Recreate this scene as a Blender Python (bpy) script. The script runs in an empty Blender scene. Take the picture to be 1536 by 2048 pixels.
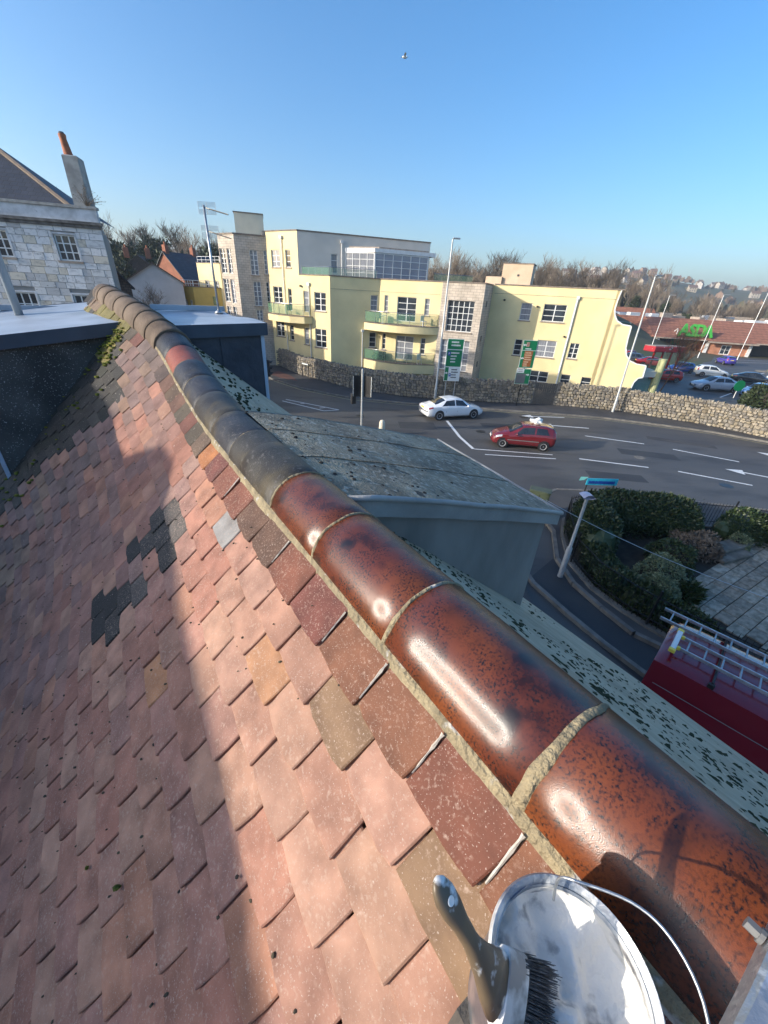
import bpy, math, random
from mathutils import Vector, Matrix, noise
random.seed(7)
R = math.radians
SC = bpy.context.scene
COL = SC.collection
sin, cos, pi = math.sin, math.cos, math.pi

# ------------------------------------------------------------------ camera
cam_d = bpy.data.cameras.new('camera'); cam = bpy.data.objects.new('camera', cam_d); COL.objects.link(cam)
cam_d.sensor_fit = 'VERTICAL'; cam_d.sensor_height = 36; cam_d.sensor_width = 27
cam_d.lens = 772.0 / 2048 * 36
cam_d.clip_start = 0.02; cam_d.clip_end = 5000
_r = Vector((0.99833671, 0.02829869, 0.05022941)); _d = Vector((0.05765249, -0.49003297, -0.86979531)); _f = Vector((0, 0.87124444, -0.4908494))
_m = Matrix((_r, -_d, -_f)).transposed().to_4x4(); _m.translation = Vector((0, 0, 8))
cam.matrix_world = _m
SC.camera = cam
# ------------------------------------------------------------------ sky, sun, exposure
SUN_AZ, SUN_EL = -108.0, 17.0
w = bpy.data.worlds.new('World'); SC.world = w; w.use_nodes = True
nt = w.node_tree; sky = nt.nodes.new('ShaderNodeTexSky'); sky.sky_type = 'NISHITA'; sky.sun_disc = False
sky.sun_elevation = R(SUN_EL); sky.sun_rotation = R(SUN_AZ % 360); sky.air_density = 1.0; sky.dust_density = 2.6; sky.ozone_density = 3.5
bg = nt.nodes['Background']; bg.inputs['Strength'].default_value = 0.148
hs = nt.nodes.new('ShaderNodeHueSaturation'); hs.inputs['Saturation'].default_value = 1.24
nt.links.new(sky.outputs['Color'], hs.inputs['Color']); nt.links.new(hs.outputs['Color'], bg.inputs['Color'])
sl = bpy.data.lights.new('sun', 'SUN'); sl.energy = 3.0; sl.angle = R(0.53); sl.color = (1.0, 0.92, 0.8)
so = bpy.data.objects.new('sun', sl); COL.objects.link(so)
Lv = Vector((sin(R(SUN_AZ)) * cos(R(SUN_EL)), cos(R(SUN_AZ)) * cos(R(SUN_EL)), sin(R(SUN_EL))))
so.rotation_euler = (-Lv).to_track_quat('-Z', 'Y').to_euler(); so.location = Lv * 60
SC.view_settings.view_transform = 'Standard'; SC.view_settings.look = 'None'
SC.view_settings.exposure = 1.05; SC.view_settings.gamma = 1.0; SC.view_settings.use_curve_mapping = False
SC.cycles.max_bounces = 6; SC.cycles.transparent_max_bounces = 12

# ------------------------------------------------------------------ helpers
def hexc(h):
    v = [int(h[i:i + 2], 16) / 255 for i in (0, 2, 4)]
    return tuple(c / 12.92 if c <= .04045 else ((c + .055) / 1.055) ** 2.4 for c in v)

class MB:
    """collects faces of one mesh"""
    def __init__(s): s.v = []; s.f = []; s.m = []; s.c = []
    def add(s, vs, fs, m=0):
        o = len(s.v); s.v += [tuple(x) for x in vs]
        for f in fs: s.f.append(tuple(i + o for i in f)); s.m.append(m)
        return s
    def quad(s, a, b, c, d, m=0): return s.add([a, b, c, d], [(0, 1, 2, 3)], m)
    def box(s, c, sz, rz=0, m=0, M=None):
        x, y, z = sz[0] / 2, sz[1] / 2, sz[2] / 2
        vs = [Vector(p) for p in ((-x, -y, -z), (x, -y, -z), (x, y, -z), (-x, y, -z), (-x, -y, z), (x, -y, z), (x, y, z), (-x, y, z))]
        T = M if M is not None else Matrix.Translation(c) @ Matrix.Rotation(rz, 4, 'Z')
        return s.add([T @ p for p in vs], [(0, 3, 2, 1), (4, 5, 6, 7), (0, 1, 5, 4), (1, 2, 6, 5), (2, 3, 7, 6), (3, 0, 4, 7)], m)
    def bbox(s, c, sz, b=.02, rz=0, m=0):
        """box with chamfered top/bottom and vertical edges"""
        x, y, z = sz[0] / 2, sz[1] / 2, sz[2] / 2
        def ring(ix, zz):
            X, Y = x - ix, y - ix
            q = b * .6
            return [(-X + q, -Y, zz), (X - q, -Y, zz), (X, -Y + q, zz), (X, Y - q, zz), (X - q, Y, zz), (-X + q, Y, zz), (-X, Y - q, zz), (-X, -Y + q, zz)]
        T = Matrix.Translation(c) @ Matrix.Rotation(rz, 4, 'Z')
        rs = [ring(b, -z), ring(0, -z + b), ring(0, z - b), ring(b, z)]
        vs = [T @ Vector(p) for r in rs for p in r]
        fs = [tuple(range(7, -1, -1)), tuple(range(24, 32))]
        for k in range(3):
            for i in range(8): j = (i + 1) % 8; fs.append((k * 8 + i, k * 8 + j, k * 8 + 8 + j, k * 8 + 8 + i))
        return s.add(vs, fs, m)
    def prism(s, poly, z0, z1, m=0, mt=None, bottom=True):
        n = len(poly); vs = [(p[0], p[1], z0) for p in poly] + [(p[0], p[1], z1) for p in poly]
        s.add(vs, [(i, (i + 1) % n, n + (i + 1) % n, n + i) for i in range(n)], m)
        s.add(vs, [tuple(range(n, 2 * n))] + ([tuple(range(n - 1, -1, -1))] if bottom else []), m if mt is None else mt)
        return s
    def tube(s, pts, r, n=6, m=0, cap=True, up=None):
        pts = [Vector(p) for p in pts]; k = len(pts); rs = r if isinstance(r, (list, tuple)) else [r] * k
        o = len(s.v); prev = None
        for i, p in enumerate(pts):
            t = (pts[min(i + 1, k - 1)] - pts[max(i - 1, 0)])
            if t.length < 1e-9: t = Vector((0, 0, 1))
            t.normalize()
            a = prev if prev is not None else (Vector(up) if up else (Vector((1, 0, 0)) if abs(t.x) < .8 else Vector((0, 1, 0))))
            a = (a - t * a.dot(t)).normalized(); prev = a; b = t.cross(a)
            for j in range(n):
                q = 2 * pi * j / n; s.v.append(tuple(p + (a * cos(q) + b * sin(q)) * rs[i]))
        for i in range(k - 1):
            for j in range(n):
                j2 = (j + 1) % n; s.f.append((o + i * n + j, o + i * n + j2, o + (i + 1) * n + j2, o + (i + 1) * n + j)); s.m.append(m)
        if cap:
            s.f.append(tuple(o + j for j in range(n - 1, -1, -1))); s.m.append(m)
            s.f.append(tuple(o + (k - 1) * n + j for j in range(n))); s.m.append(m)
        return s
    def lathe(s, prof, n=24, c=(0, 0, 0), m=0, M=None):
        T = M if M is not None else Matrix.Translation(c); o = len(s.v)
        for (r, z) in prof:
            for j in range(n): q = 2 * pi * j / n; s.v.append(tuple(T @ Vector((r * cos(q), r * sin(q), z))))
        for i in range(len(prof) - 1):
            for j in range(n):
                j2 = (j + 1) % n; s.f.append((o + i * n + j, o + i * n + j2, o + (i + 1) * n + j2, o + (i + 1) * n + j)); s.m.append(m)
        return s
    def grid(s, fn, nu, nv, m=0):
        o = len(s.v)
        for i in range(nu + 1):
            for j in range(nv + 1): s.v.append(tuple(fn(i / nu, j / nv)))
        for i in range(nu):
            for j in range(nv):
                a = o + i * (nv + 1) + j; s.f.append((a, a + nv + 1, a + nv + 2, a + 1)); s.m.append(m)
        return s
    def blob(s, c, r, nz=.15, sc=(1, 1, 1), n=7, k=5, m=0, seed=0):
        o = Vector((seed * 3.1, seed * 1.7, seed))
        prof = []; base = len(s.v)
        for i in range(k + 1):
            ph = pi * i / k
            for j in range(n):
                th = 2 * pi * j / n
                dd = Vector((sin(ph) * cos(th), sin(ph) * sin(th), cos(ph)))
                q = r * (1 + nz * noise.noise(dd * 1.6 + o) * 2)
                s.v.append((c[0] + dd.x * q * sc[0], c[1] + dd.y * q * sc[1], c[2] + dd.z * q * sc[2]))
        for i in range(k):
            for j in range(n):
                j2 = (j + 1) % n; s.f.append((base + i * n + j, base + (i + 1) * n + j, base + (i + 1) * n + j2, base + i * n + j2)); s.m.append(m)
        return s
    def mesh(s, name, mats, smooth=False):
        me = bpy.data.meshes.new(name); me.from_pydata(s.v, [], s.f)
        for m in (mats if isinstance(mats, (list, tuple)) else [mats]): me.materials.append(m)
        me.polygons.foreach_set('material_index', s.m)
        if s.c and len(s.c) == len(s.f):
            at = me.color_attributes.new('tint', 'FLOAT_COLOR', 'CORNER'); buf = []
            for p, c in zip(me.polygons, s.c):
                for _ in range(p.loop_total): buf += list(c) + ([1.0] if len(c) == 3 else [])
            at.data.foreach_set('color', buf)
        me.update()
        if smooth:
            me.shade_smooth() if smooth is True else me.shade_smooth()
            if smooth is not True and hasattr(me, 'set_sharp_from_angle'): me.set_sharp_from_angle(angle=R(smooth))
        return me
    def build(s, name, mats, parent=None, smooth=False, **k):
        return link(name, s.mesh(name, mats, smooth), parent, **k)

def link(name, me, parent=None, loc=None, rz=None, M=None, color=None, label=None, cat=None, group=None, kind=None):
    o = bpy.data.objects.new(name, me); COL.objects.link(o)
    if parent is not None: o.parent = parent
    if M is not None: o.matrix_local = M
    if loc is not None: o.location = loc
    if rz is not None: o.rotation_euler = (0, 0, rz)
    if color is not None: o.color = (*color[:3], 1)
    tag(o, label, cat, group, kind); return o
def jit(c, a, b_):
    k = random.uniform(a, b_); return tuple(x * k for x in c)
def tag(o, label=None, cat=None, group=None, kind=None):
    if label: o['label'] = label
    if cat: o['category'] = cat
    if group: o['group'] = group
    if kind: o['kind'] = kind
    return o
def thing(name, label, cat, loc=(0, 0, 0), rz=0, group=None):
    return link(name, None, None, loc=loc, rz=rz, label=label, cat=cat, group=group)
def copy_tree(o, parent=None):
    c = o.copy(); COL.objects.link(c)
    if parent is not None: c.parent = parent
    for ch in [x for x in ALLCH.get(o.name, [])] if False else list(o.children): copy_tree(ch, c)
    return c

# ------------------------------------------------------------------ materials
def mat(name, col, rough=.6, metal=0, col2=None, nscale=5, bump=0, bscale=40, spec=.5, contrast=(.35, .65), coat=0, alpha=1, objcol=False, attr=False, coords='Object', detail=6, col3=None, n3=30, c3=(.6, .7), trans=0, stretch=None, var=0, speck=None):
    M = bpy.data.materials.new(name); M.use_nodes = True; t = M.node_tree; N = t.nodes; L = t.links
    b = N['Principled BSDF']
    b.inputs['Roughness'].default_value = rough; b.inputs['Metallic'].default_value = metal
    b.inputs['Specular IOR Level'].default_value = spec; b.inputs['Coat Weight'].default_value = coat; b.inputs['Alpha'].default_value = alpha
    b.inputs['Coat Roughness'].default_value = .08
    tc = N.new('ShaderNodeTexCoord'); vec = tc.outputs[coords]
    if stretch:
        mp = N.new('ShaderNodeMapping'); mp.inputs['Scale'].default_value = stretch; L.new(vec, mp.inputs[0]); vec = mp.outputs[0]
    base = None
    if objcol or attr or var: oi = N.new('ShaderNodeObjectInfo')
    if objcol or var:
        ad = N.new('ShaderNodeVectorMath'); ad.operation = 'ADD'; L.new(vec, ad.inputs[0])
        mu = N.new('ShaderNodeVectorMath'); mu.operation = 'SCALE'; mu.inputs[3].default_value = 37.0
        cb = N.new('ShaderNodeCombineXYZ'); [L.new(oi.outputs['Random'], cb.inputs[i]) for i in range(3)]
        L.new(cb.outputs[0], mu.inputs[0]); L.new(mu.outputs[0], ad.inputs[1]); vec = ad.outputs[0]
    if objcol: base = oi.outputs['Color']
    elif attr: a = N.new('ShaderNodeAttribute'); a.attribute_name = 'tint'; base = a.outputs['Color']
    else:
        rg = N.new('ShaderNodeRGB'); rg.outputs[0].default_value = (*col, 1); base = rg.outputs[0]
    def mix(fac, A, B, mode='MIX'):
        x = N.new('ShaderNodeMix'); x.data_type = 'RGBA'; x.blend_type = mode
        if hasattr(fac, 'node'): L.new(fac, x.inputs[0])
        else: x.inputs[0].default_value = fac
        for sck, val in ((x.inputs[6], A), (x.inputs[7], B)):
            if hasattr(val, 'node'): L.new(val, sck)
            else: sck.default_value = (*val[:3], 1)
        return x.outputs[2]
    def nz(sc, lo, hi, det=detail):
        n = N.new('ShaderNodeTexNoise'); n.inputs['Scale'].default_value = sc; n.inputs['Detail'].default_value = det; L.new(vec, n.inputs['Vector'])
        r = N.new('ShaderNodeMapRange'); r.inputs[1].default_value = lo; r.inputs[2].default_value = hi; L.new(n.outputs['Fac'], r.inputs[0]); return r.outputs[0]
    if col2 is not None:
        base = mix(nz(nscale, *contrast), base, col2, 'MULTIPLY' if (objcol or attr) else 'MIX')
    if col3 is not None: base = mix(nz(n3, *c3), base, col3)
    if speck:
        mm = N.new('ShaderNodeMath'); mm.operation = 'MULTIPLY'; L.new(nz(speck[0], speck[1], speck[2], 5), mm.inputs[0]); L.new(nz(speck[0] * .09, .32, .56, 3), mm.inputs[1]); base = mix(mm.outputs[0], base, speck[3])
    L.new(base, b.inputs['Base Color'])
    if bump:
        n = N.new('ShaderNodeTexNoise'); n.inputs['Scale'].default_value = bscale; n.inputs['Detail'].default_value = 5; L.new(vec, n.inputs['Vector'])
        bp = N.new('ShaderNodeBump'); bp.inputs['Strength'].default_value = bump; bp.inputs['Distance'].default_value = .02; L.new(n.outputs['Fac'], bp.inputs['Height']); L.new(bp.outputs[0], b.inputs['Normal'])
    if trans: b.inputs['Transmission Weight'].default_value = trans
    M['_mix'] = 0
    return M
def brickmat(name, c1, c2, mortar, bw, bh, ms=.02, rough=.8, bump=.3, offset=.5, scale=1.0, wallaxis=0.0):
    """brick courses on vertical walls: object coordinates, u = along a wall whose direction is wallaxis (rad)"""
    M = bpy.data.materials.new(name); M.use_nodes = True; t = M.node_tree; N = t.nodes; L = t.links; b = N['Principled BSDF']; b.inputs['Roughness'].default_value = rough
    tc = N.new('ShaderNodeTexCoord'); sp = N.new('ShaderNodeSeparateXYZ'); L.new(tc.outputs['Object'], sp.inputs[0])
    a = N.new('ShaderNodeMath'); a.operation = 'MULTIPLY'; a.inputs[1].default_value = cos(wallaxis); L.new(sp.outputs[0], a.inputs[0])
    c = N.new('ShaderNodeMath'); c.operation = 'MULTIPLY_ADD'; c.inputs[1].default_value = sin(wallaxis); L.new(sp.outputs[1], c.inputs[0]); L.new(a.outputs[0], c.inputs[2])
    cb = N.new('ShaderNodeCombineXYZ'); L.new(c.outputs[0], cb.inputs[0]); L.new(sp.outputs[2], cb.inputs[1])
    br = N.new('ShaderNodeTexBrick'); br.inputs['Scale'].default_value = scale; br.inputs['Brick Width'].default_value = bw; br.inputs['Row Height'].default_value = bh; br.inputs['Mortar Size'].default_value = ms; br.offset = offset
    br.inputs['Color1'].default_value = (*c1, 1); br.inputs['Color2'].default_value = (*c2, 1); br.inputs['Mortar'].default_value = (*mortar, 1); br.inputs['Mortar Smooth'].default_value = .3
    L.new(cb.outputs[0], br.inputs['Vector'])
    n = N.new('ShaderNodeTexNoise'); n.inputs['Scale'].default_value = 1.2; n.inputs['Detail'].default_value = 8; L.new(tc.outputs['Object'], n.inputs['Vector'])
    mr = N.new('ShaderNodeMapRange'); mr.inputs[1].default_value = .3; mr.inputs[2].default_value = .75; mr.inputs[3].default_value = .72; mr.inputs[4].default_value = 1.12; L.new(n.outputs['Fac'], mr.inputs[0])
    x = N.new('ShaderNodeVectorMath'); x.operation = 'SCALE'; L.new(br.outputs['Color'], x.inputs[0]); L.new(mr.outputs[0], x.inputs[3]); L.new(x.outputs[0], b.inputs['Base Color'])
    bp = N.new('ShaderNodeBump'); bp.invert = True; bp.inputs['Strength'].default_value = bump; bp.inputs['Distance'].default_value = .03; L.new(br.outputs['Fac'], bp.inputs['Height']); L.new(bp.outputs[0], b.inputs['Normal'])
    return M
exec_mats = True
m_render = mat('yellow_render', (.84, .7, .38), .85, col2=(.73, .6, .32), nscale=.5, bump=.25, bscale=30)
m_cream = mat('cream_render', (.72, .66, .57), .85, col2=(.64, .59, .51), nscale=.7, bump=.2, bscale=30)
m_coping = mat('coping_stone', hexc('8d8074'), .85, col2=hexc('6f655c'), nscale=3, bump=.2)
m_white = mat('white_paint', (.78, .78, .76), .35, col2=(.68, .68, .66), nscale=3)
m_sill = mat('sill_stone', hexc('a99a8b'), .8, col2=hexc('8f8174'), nscale=4)
m_glass = mat('window_glass', (.02, .025, .032), .04, spec=.8, col2=(.05, .06, .075), nscale=.9)
m_glass_curt = mat('curtained_glass', (.16, .17, .19), .08, spec=.8, col2=(.3, .31, .34), nscale=2.5, stretch=(9, 9, .3))
m_ggreen = mat('green_glass', (.16, .34, .22), .06, spec=.6, alpha=.42)
m_steel = mat('steel', (.55, .56, .57), .3, 1, col2=(.42, .43, .45), nscale=8)
m_galv = mat('galvanised', (.5, .52, .54), .45, .85, col2=(.38, .4, .42), nscale=14, bump=.1)
m_black = mat('black_plastic', (.012, .012, .013), .45, col2=(.02, .02, .022), nscale=9)
m_iron = mat('black_iron', (.012, .013, .016), .4, .3, col2=(.03, .03, .03), nscale=20)
m_dkgrey = mat('dark_grey', (.05, .055, .06), .6, col2=(.08, .08, .085), nscale=6)
m_asph = mat('asphalt', (.068, .065, .062), .62, col2=(.1, .095, .088), nscale=.22, bump=.5, bscale=90, col3=(.045, .043, .042), n3=.8, c3=(.5, .7), stretch=(.35, 1, 1), coords='Object')
m_asph2 = mat('lane_asphalt', (.033, .034, .037), .7, col2=(.05, .05, .05), nscale=.6, bump=.5, bscale=90)
m_pave = mat('pavement_tarmac', (.045, .044, .045), .8, col2=(.075, .07, .066), nscale=.7, bump=.4, bscale=70)
m_kerb = mat('kerb_stone', (.2, .185, .16), .85, col2=(.12, .112, .1), nscale=3, bump=.3)
m_line = mat('road_paint', (.72, .72, .7), .6, col2=(.4, .4, .39), nscale=14, contrast=(.5, .75))
m_lineY = mat('yellow_road_paint', (.55, .47, .22), .7, col2=(.3, .28, .2), nscale=10)
m_grass = mat('grass_ground', (.06, .075, .025), .9, col2=(.09, .075, .04), nscale=.05, bump=.5, bscale=3, col3=(.04, .055, .02), n3=.4)
m_soil = mat('soil', (.022, .018, .013), .95, col2=(.05, .04, .028), nscale=3, bump=.7, bscale=18)
m_stone = mat('rubble_stone', (.3, .27, .22), .88, objcol=True, col2=(.55, .52, .48), nscale=6, bump=.6, bscale=20)
m_stone_s = mat('rubble_stone_mass', (.3, .27, .22), .88, attr=True, col2=(.55, .52, .48), nscale=6, bump=.6, bscale=20)
m_wallmort = mat('rubble_mortar', (.16, .145, .12), .95, col2=(.09, .085, .07), nscale=3, bump=.5, bscale=25)
m_ash = mat('ashlar_block', (.4, .39, .37), .85, objcol=True, col2=(.55, .55, .56), nscale=2.2, contrast=(.52, .75), bump=.4, bscale=9, col3=(.05, .05, .05), n3=5, c3=(.66, .74))
m_ashback = mat('ashlar_joint', (.26, .26, .25), .95, col2=(.2, .2, .19), nscale=2)
m_whitewash = mat('weathered_white', (.68, .69, .71), .8, col2=(.45, .46, .47), nscale=2.5, bump=.3, bscale=14, col3=(.07, .07, .07), n3=2.2, c3=(.66, .78))
m_slate = brickmat('slate_roof', (.035, .042, .06), (.05, .057, .075), (.02, .02, .025), .32, .2, .012, .6, .5)
m_brickR = brickmat('red_brick', (.27, .075, .035), (.34, .1, .05), (.25, .17, .12), .23, .075, .008, .85, .2)
m_orange = mat('terracotta', (.42, .13, .05), .7, col2=(.3, .09, .04), nscale=6, bump=.2)
m_tower = brickmat('tower_blockwork', (.62, .53, .43), (.55, .47, .38), (.36, .3, .25), .44, .22, .018, .85, .25, wallaxis=R(17))
m_brown = brickmat('concrete_roof_tiles', (.17, .075, .05), (.2, .09, .06), (.1, .045, .03), .33, .32, .03, .8, .4)
m_bark = mat('bark', (.075, .06, .048), .9, col2=(.12, .1, .085), nscale=6, bump=.4)
m_twig = mat('twigs', (.2, .16, .12), .9, col2=(.14, .11, .083), nscale=.5)
m_twig2 = mat('red_twigs', (.24, .12, .06), .9, col2=(.14, .08, .05), nscale=.5)
m_ever = mat('evergreen_leaves', (.018, .032, .012), .6, col2=(.04, .058, .02), nscale=1.2, var=1)
m_hedge = mat('hedge_leaves', (.02, .04, .012), .5, col2=(.045, .068, .02), nscale=2.2, col3=(.07, .06, .02), n3=5, c3=(.62, .72))
m_variegated = mat('variegated_leaves', (.09, .13, .06), .55, col2=(.2, .23, .13), nscale=9)
m_gold = mat('golden_leaves', (.24, .2, .04), .6, col2=(.09, .1, .025), nscale=2)
m_paint = mat('car_paint', (.5, .5, .5), .22, objcol=True, coat=1, col2=(.93, .93, .93), nscale=.7)
m_cglass = mat('car_glass', (.012, .015, .018), .03, spec=.8, col2=(.03, .035, .04), nscale=1.5)
m_tyre = mat('tyre', (.015, .015, .016), .8, col2=(.03, .03, .03), nscale=20, bump=.2)
m_rim = mat('alloy_rim', (.6, .6, .61), .35, .2, col2=(.5, .5, .51), nscale=15)
m_lampR = mat('red_lens', (.4, .02, .015), .12, coat=1, col2=(.25, .012, .01), nscale=20)
m_lampW = mat('clear_lens', (.65, .66, .68), .1, coat=1, col2=(.4, .42, .45), nscale=20)
m_plateY = mat('yellow_plate', (.75, .6, .08), .4, col2=(.7, .55, .07), nscale=30)
m_plateW = mat('white_plate', (.75, .75, .72), .4, col2=(.68, .68, .66), nscale=30)
m_sgreen = mat('sign_green', (.006, .2, .075), .35, col2=(.006, .17, .065), nscale=2)
m_swhite = mat('sign_white', (.75, .77, .74), .35, col2=(.68, .7, .68), nscale=5)
m_sbrown = mat('sign_brown', (.38, .12, .03), .4, col2=(.33, .1, .028), nscale=3)
m_sblue = mat('sign_blue', (.02, .07, .35), .35, col2=(.02, .06, .3), nscale=3)
m_sgrey = mat('sign_grey', (.16, .16, .16), .5, col2=(.13, .13, .13), nscale=3)
m_logo = mat('green_letter', (.07, .42, .06), .4, col2=(.06, .36, .05), nscale=1)
m_cyan = mat('cyan_nameplate', (.04, .45, .6), .35, col2=(.03, .36, .5), nscale=12)
m_boxg = mat('green_cabinet', (.07, .085, .05), .5, col2=(.055, .07, .04), nscale=5)
m_timber = mat('gate_timber', (.13, .115, .1), .85, col2=(.08, .07, .06), nscale=5, bump=.3, stretch=(8, 8, 1))
m_slab = mat('paving_stone', (.14, .13, .11), .85, objcol=True, col2=(.5, .5, .46), nscale=3, bump=.4, bscale=22)
m_redbrick_pave = mat('red_pavement', (.16, .07, .05), .85, col2=(.11, .05, .04), nscale=3)

# ================================================================== SETTING
def smooth(a, b, x):
    t = min(1, max(0, (x - a) / (b - a))); return t * t * (3 - 2 * t)
def ground_z(x, y):
    r = math.hypot(x, y); az = math.degrees(math.atan2(x, y))
    z = 45 * smooth(150, 1000, r)
    z += 8 * smooth(72, 125, r) * (1 - smooth(24, 36, az))
    if r > 180: z += (noise.noise(Vector((x * .004, y * .004, 3))) * 16) * smooth(180, 600, r)
    return z - .02
g = MB(); rad = [0, 12, 25, 40, 55, 70, 85, 100, 115, 130, 150, 175, 200, 240, 290, 350, 430, 520, 620, 740, 880, 1000, 1200, 1500, 2200]
NA = 96
for r_ in rad:
    for j in range(NA):
        a = 2 * pi * j / NA; x, y = r_ * sin(a), r_ * cos(a); g.v.append((x, y, ground_z(x, y)))
for i in range(len(rad) - 1):
    for j in range(NA):
        j2 = (j + 1) % NA; g.f.append((i * NA + j, (i + 1) * NA + j, (i + 1) * NA + j2, i * NA + j2)); g.m.append(0)
g.build('ground', m_grass, smooth=True, kind='structure')
# drop degenerate centre fan is harmless
def sheet(name, poly, z, m, parent=None, kind='structure', th=0):
    b = MB()
    if th: b.prism(poly, z - th, z)
    else: b.add([(p[0], p[1], z) for p in poly], [tuple(range(len(poly)))])
    return b.build(name, m, parent, kind=kind)
far_kerb = [(-34, 62), (-24, 52.5), (-16, 45), (-11.7, 39.7), (-8.4, 36.6), (-3.5, 33.9), (1.7, 33.1), (7.6, 32.8), (13.3, 32.4), (17.5, 32.0), (21.2, 30.9), (24.8, 29.6), (27.8, 27.6), (32, 23.5), (38, 16), (46, 4)]
sheet('road', [(-60, 62), *far_kerb, (46, -10), (-60, -10)], .004, m_asph)
wallbase = [(-30, 63), (-22, 57.0), (-16.2, 50.7), (-12.2, 46.1), (-10.0, 42.9), (-7.2, 40.4), (-3.9, 37.6), (.84, 35.4), (3.9, 35.05), (7.3, 35.0), (12.6, 35.3), (14.6, 35.35), (20, 34.5), (25.4, 31.6), (28.4, 28.2), (34, 21.5), (44, 8)]
# far pavement between kerb and stone wall (raised), its kerb stones
def strip(a, b, z0, z1, m, mt=None):
    s = MB(); s.prism([*a, *reversed(b)], z0, z1); return s
pv = strip(far_kerb, [(p[0], p[1] + .2) for p in wallbase], -.05, .12, 0); pv.build('pavement', m_pave, kind='structure')
def kerb(name, line, side=1, w=.14, h=.135):
    b = MB()
    for a, c in zip(line, line[1:]):
        a, c = Vector(a), Vector(c); n = max(1, int((c - a).length / .9)); t = (c - a).normalized(); nn = Vector((t.y, -t.x)) * side
        for i in range(n):
            p = a.lerp(c, (i + .5) / n) + nn * (w / 2 + .003)
            b.box((p.x, p.y, h / 2), ((c - a).length / n - .012, w, h + random.uniform(-.006, .006)), math.atan2(t.y, t.x))
    return b.build(name, m_kerb, kind='structure')
kerb('kerb', far_kerb[2:], 1)
near_kerb = [(4.6, 9.2), (4.75, 10.4), (4.2, 13.5), (1.5, 17.2), (-4, 21.5), (-12, 27.5), (-24, 37)]
sheet('near_pavement', [(3.2, -10), (4.4, -10), (5.35, 3), (4.75, 8.3), *near_kerb, (-26, 35), (-12, 25), (-4, 19), (.6, 15.2), (2.6, 11.5), (3.2, 8)], .11, m_pave, th=.2)
kerb('near_kerb', [(7.6, 5.0), (6.9, 6.2), (6.07, 7.5), (5.5, 8.6), (4.9, 9.9), (4.75, 11), (4.2, 13.5), (1.5, 17.2), (-4, 21.5)], 1)
# garden island
isl = [(6.9, 13.3), (6.35, 11.4), (6.4, 10.05), (6.8, 8.97), (7.25, 8.0), (8.15, 7.25), (10.5, 5.6), (14, 3.0), (24, 3), (24, 13), (19, 16.1), (16, 16.5), (13.5, 16.9), (10.9, 17.3), (8.4, 17.2), (7.2, 16.2), (6.8, 15)]
sheet('garden_pavement', isl, .12, m_pave, th=.2)
kerb('garden_kerb', isl[7:] + isl[:8] if False else [(14, 3.0), (10.5, 5.6), (8.15, 7.25), (7.25, 8.0), (6.8, 8.97), (6.4, 10.05), (6.35, 11.4), (6.9, 13.3), (6.8, 15), (7.2, 16.2), (8.4, 17.2), (10.9, 17.3), (13.5, 16.9), (16, 16.5), (19, 16.1), (24, 13)], -1)
fence_line = [(10.2, 5.75), (9.0, 6.75), (8.15, 7.65), (7.65, 8.25), (7.25, 8.85), (6.8, 9.75), (6.62, 11.1), (7.05, 12.9), (7.6, 14.2), (8.6, 14.75), (10.5, 14.65), (12.8, 14.35), (14.4, 14.3), (15.4, 14.05), (18, 13.6), (21, 12.6)]
sheet('garden_soil', [(p[0] * .995 + .08, p[1] - .05) for p in fence_line] + [(21, 5.5)], .135, m_soil)
sheet('lane', [(4.9, 10.2), (6.2, 11.5), (6.25, 10), (6.7, 8.9), (7.15, 7.9), (8.1, 7.1), (10.4, 5.5), (13.5, 2.9), (13.5, -10), (7, -10), (7.2, 5.2), (6.0, 7.55)], .008, m_asph2)
# road markings (ground positions in metres)
def stripe(b, a, c, w=.12, z=.0125):
    a, c = Vector(a), Vector(c); t = (c - a).normalized(); n = Vector((-t.y, t.x)) * w / 2
    b.add([(*(a - n), z), (*(c - n), z), (*(c + n), z), (*(a + n), z)], [(0, 1, 2, 3)])
def mark(name, segs, w=.12, m=m_line, z=.0125):
    b = MB()
    for a, c in segs: stripe(b, a, c, w, z)
    return b.build(name, m, kind='structure')
mark('lane_line', [((13.86, 26.8), (17.44, 25.7))], .14)
mark('lane_line', [((18.9, 24.9), (21.95, 23.15))], .14)
mark('lane_line', [((11.5, 22.05), (15.2, 21.25))], .14)
mark('lane_line', [((16.7, 20.9), (19.8, 19.45))], .14)
mark('lane_line', [((23.4, 22.3), (26, 20.4))], .14)
mark('lane_line', [((21.3, 18.4), (24, 16.3))], .14)
mark('centre_line', [((5.3, 22.7), (10.04, 22.46)), ((5.8, 21.85), (10.0, 21.8))], .1)
mark('stop_line', [((4.3, 28.6), (4.74, 24.9)), ((4.74, 24.9), (5.25, 22.7))], .2)
mark('box_marking', [((-8.65, 32.2), (-3.95, 29.9)), ((-8.8, 31.65), (-5.03, 29.37)), ((-5.03, 29.37), (-3.95, 29.9)), ((-7.2, 31.1), (-6.9, 31.3)), ((-5.5, 30.1), (-5.1, 30.35))], .13)
mark('edge_line', [(tuple(Vector(a) * .985), tuple(Vector(c) * .985)) for a, c in zip(far_kerb[3:-3], far_kerb[4:-2])], .09, m_lineY)
def arrow(b, p, ang, L=3.6, z=.0125):
    t = Vector((cos(ang), sin(ang))); n = Vector((-t.y, t.x)); p = Vector(p)
    stripe(b, p - t * L / 2, p + t * (L / 2 - .9), .16, z)
    q = p + t * (L / 2 - .9); b.add([(*(q - n * .42), z), (*(q + t * .9), z), (*(q + n * .42), z)], [(0, 1, 2)])
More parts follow.
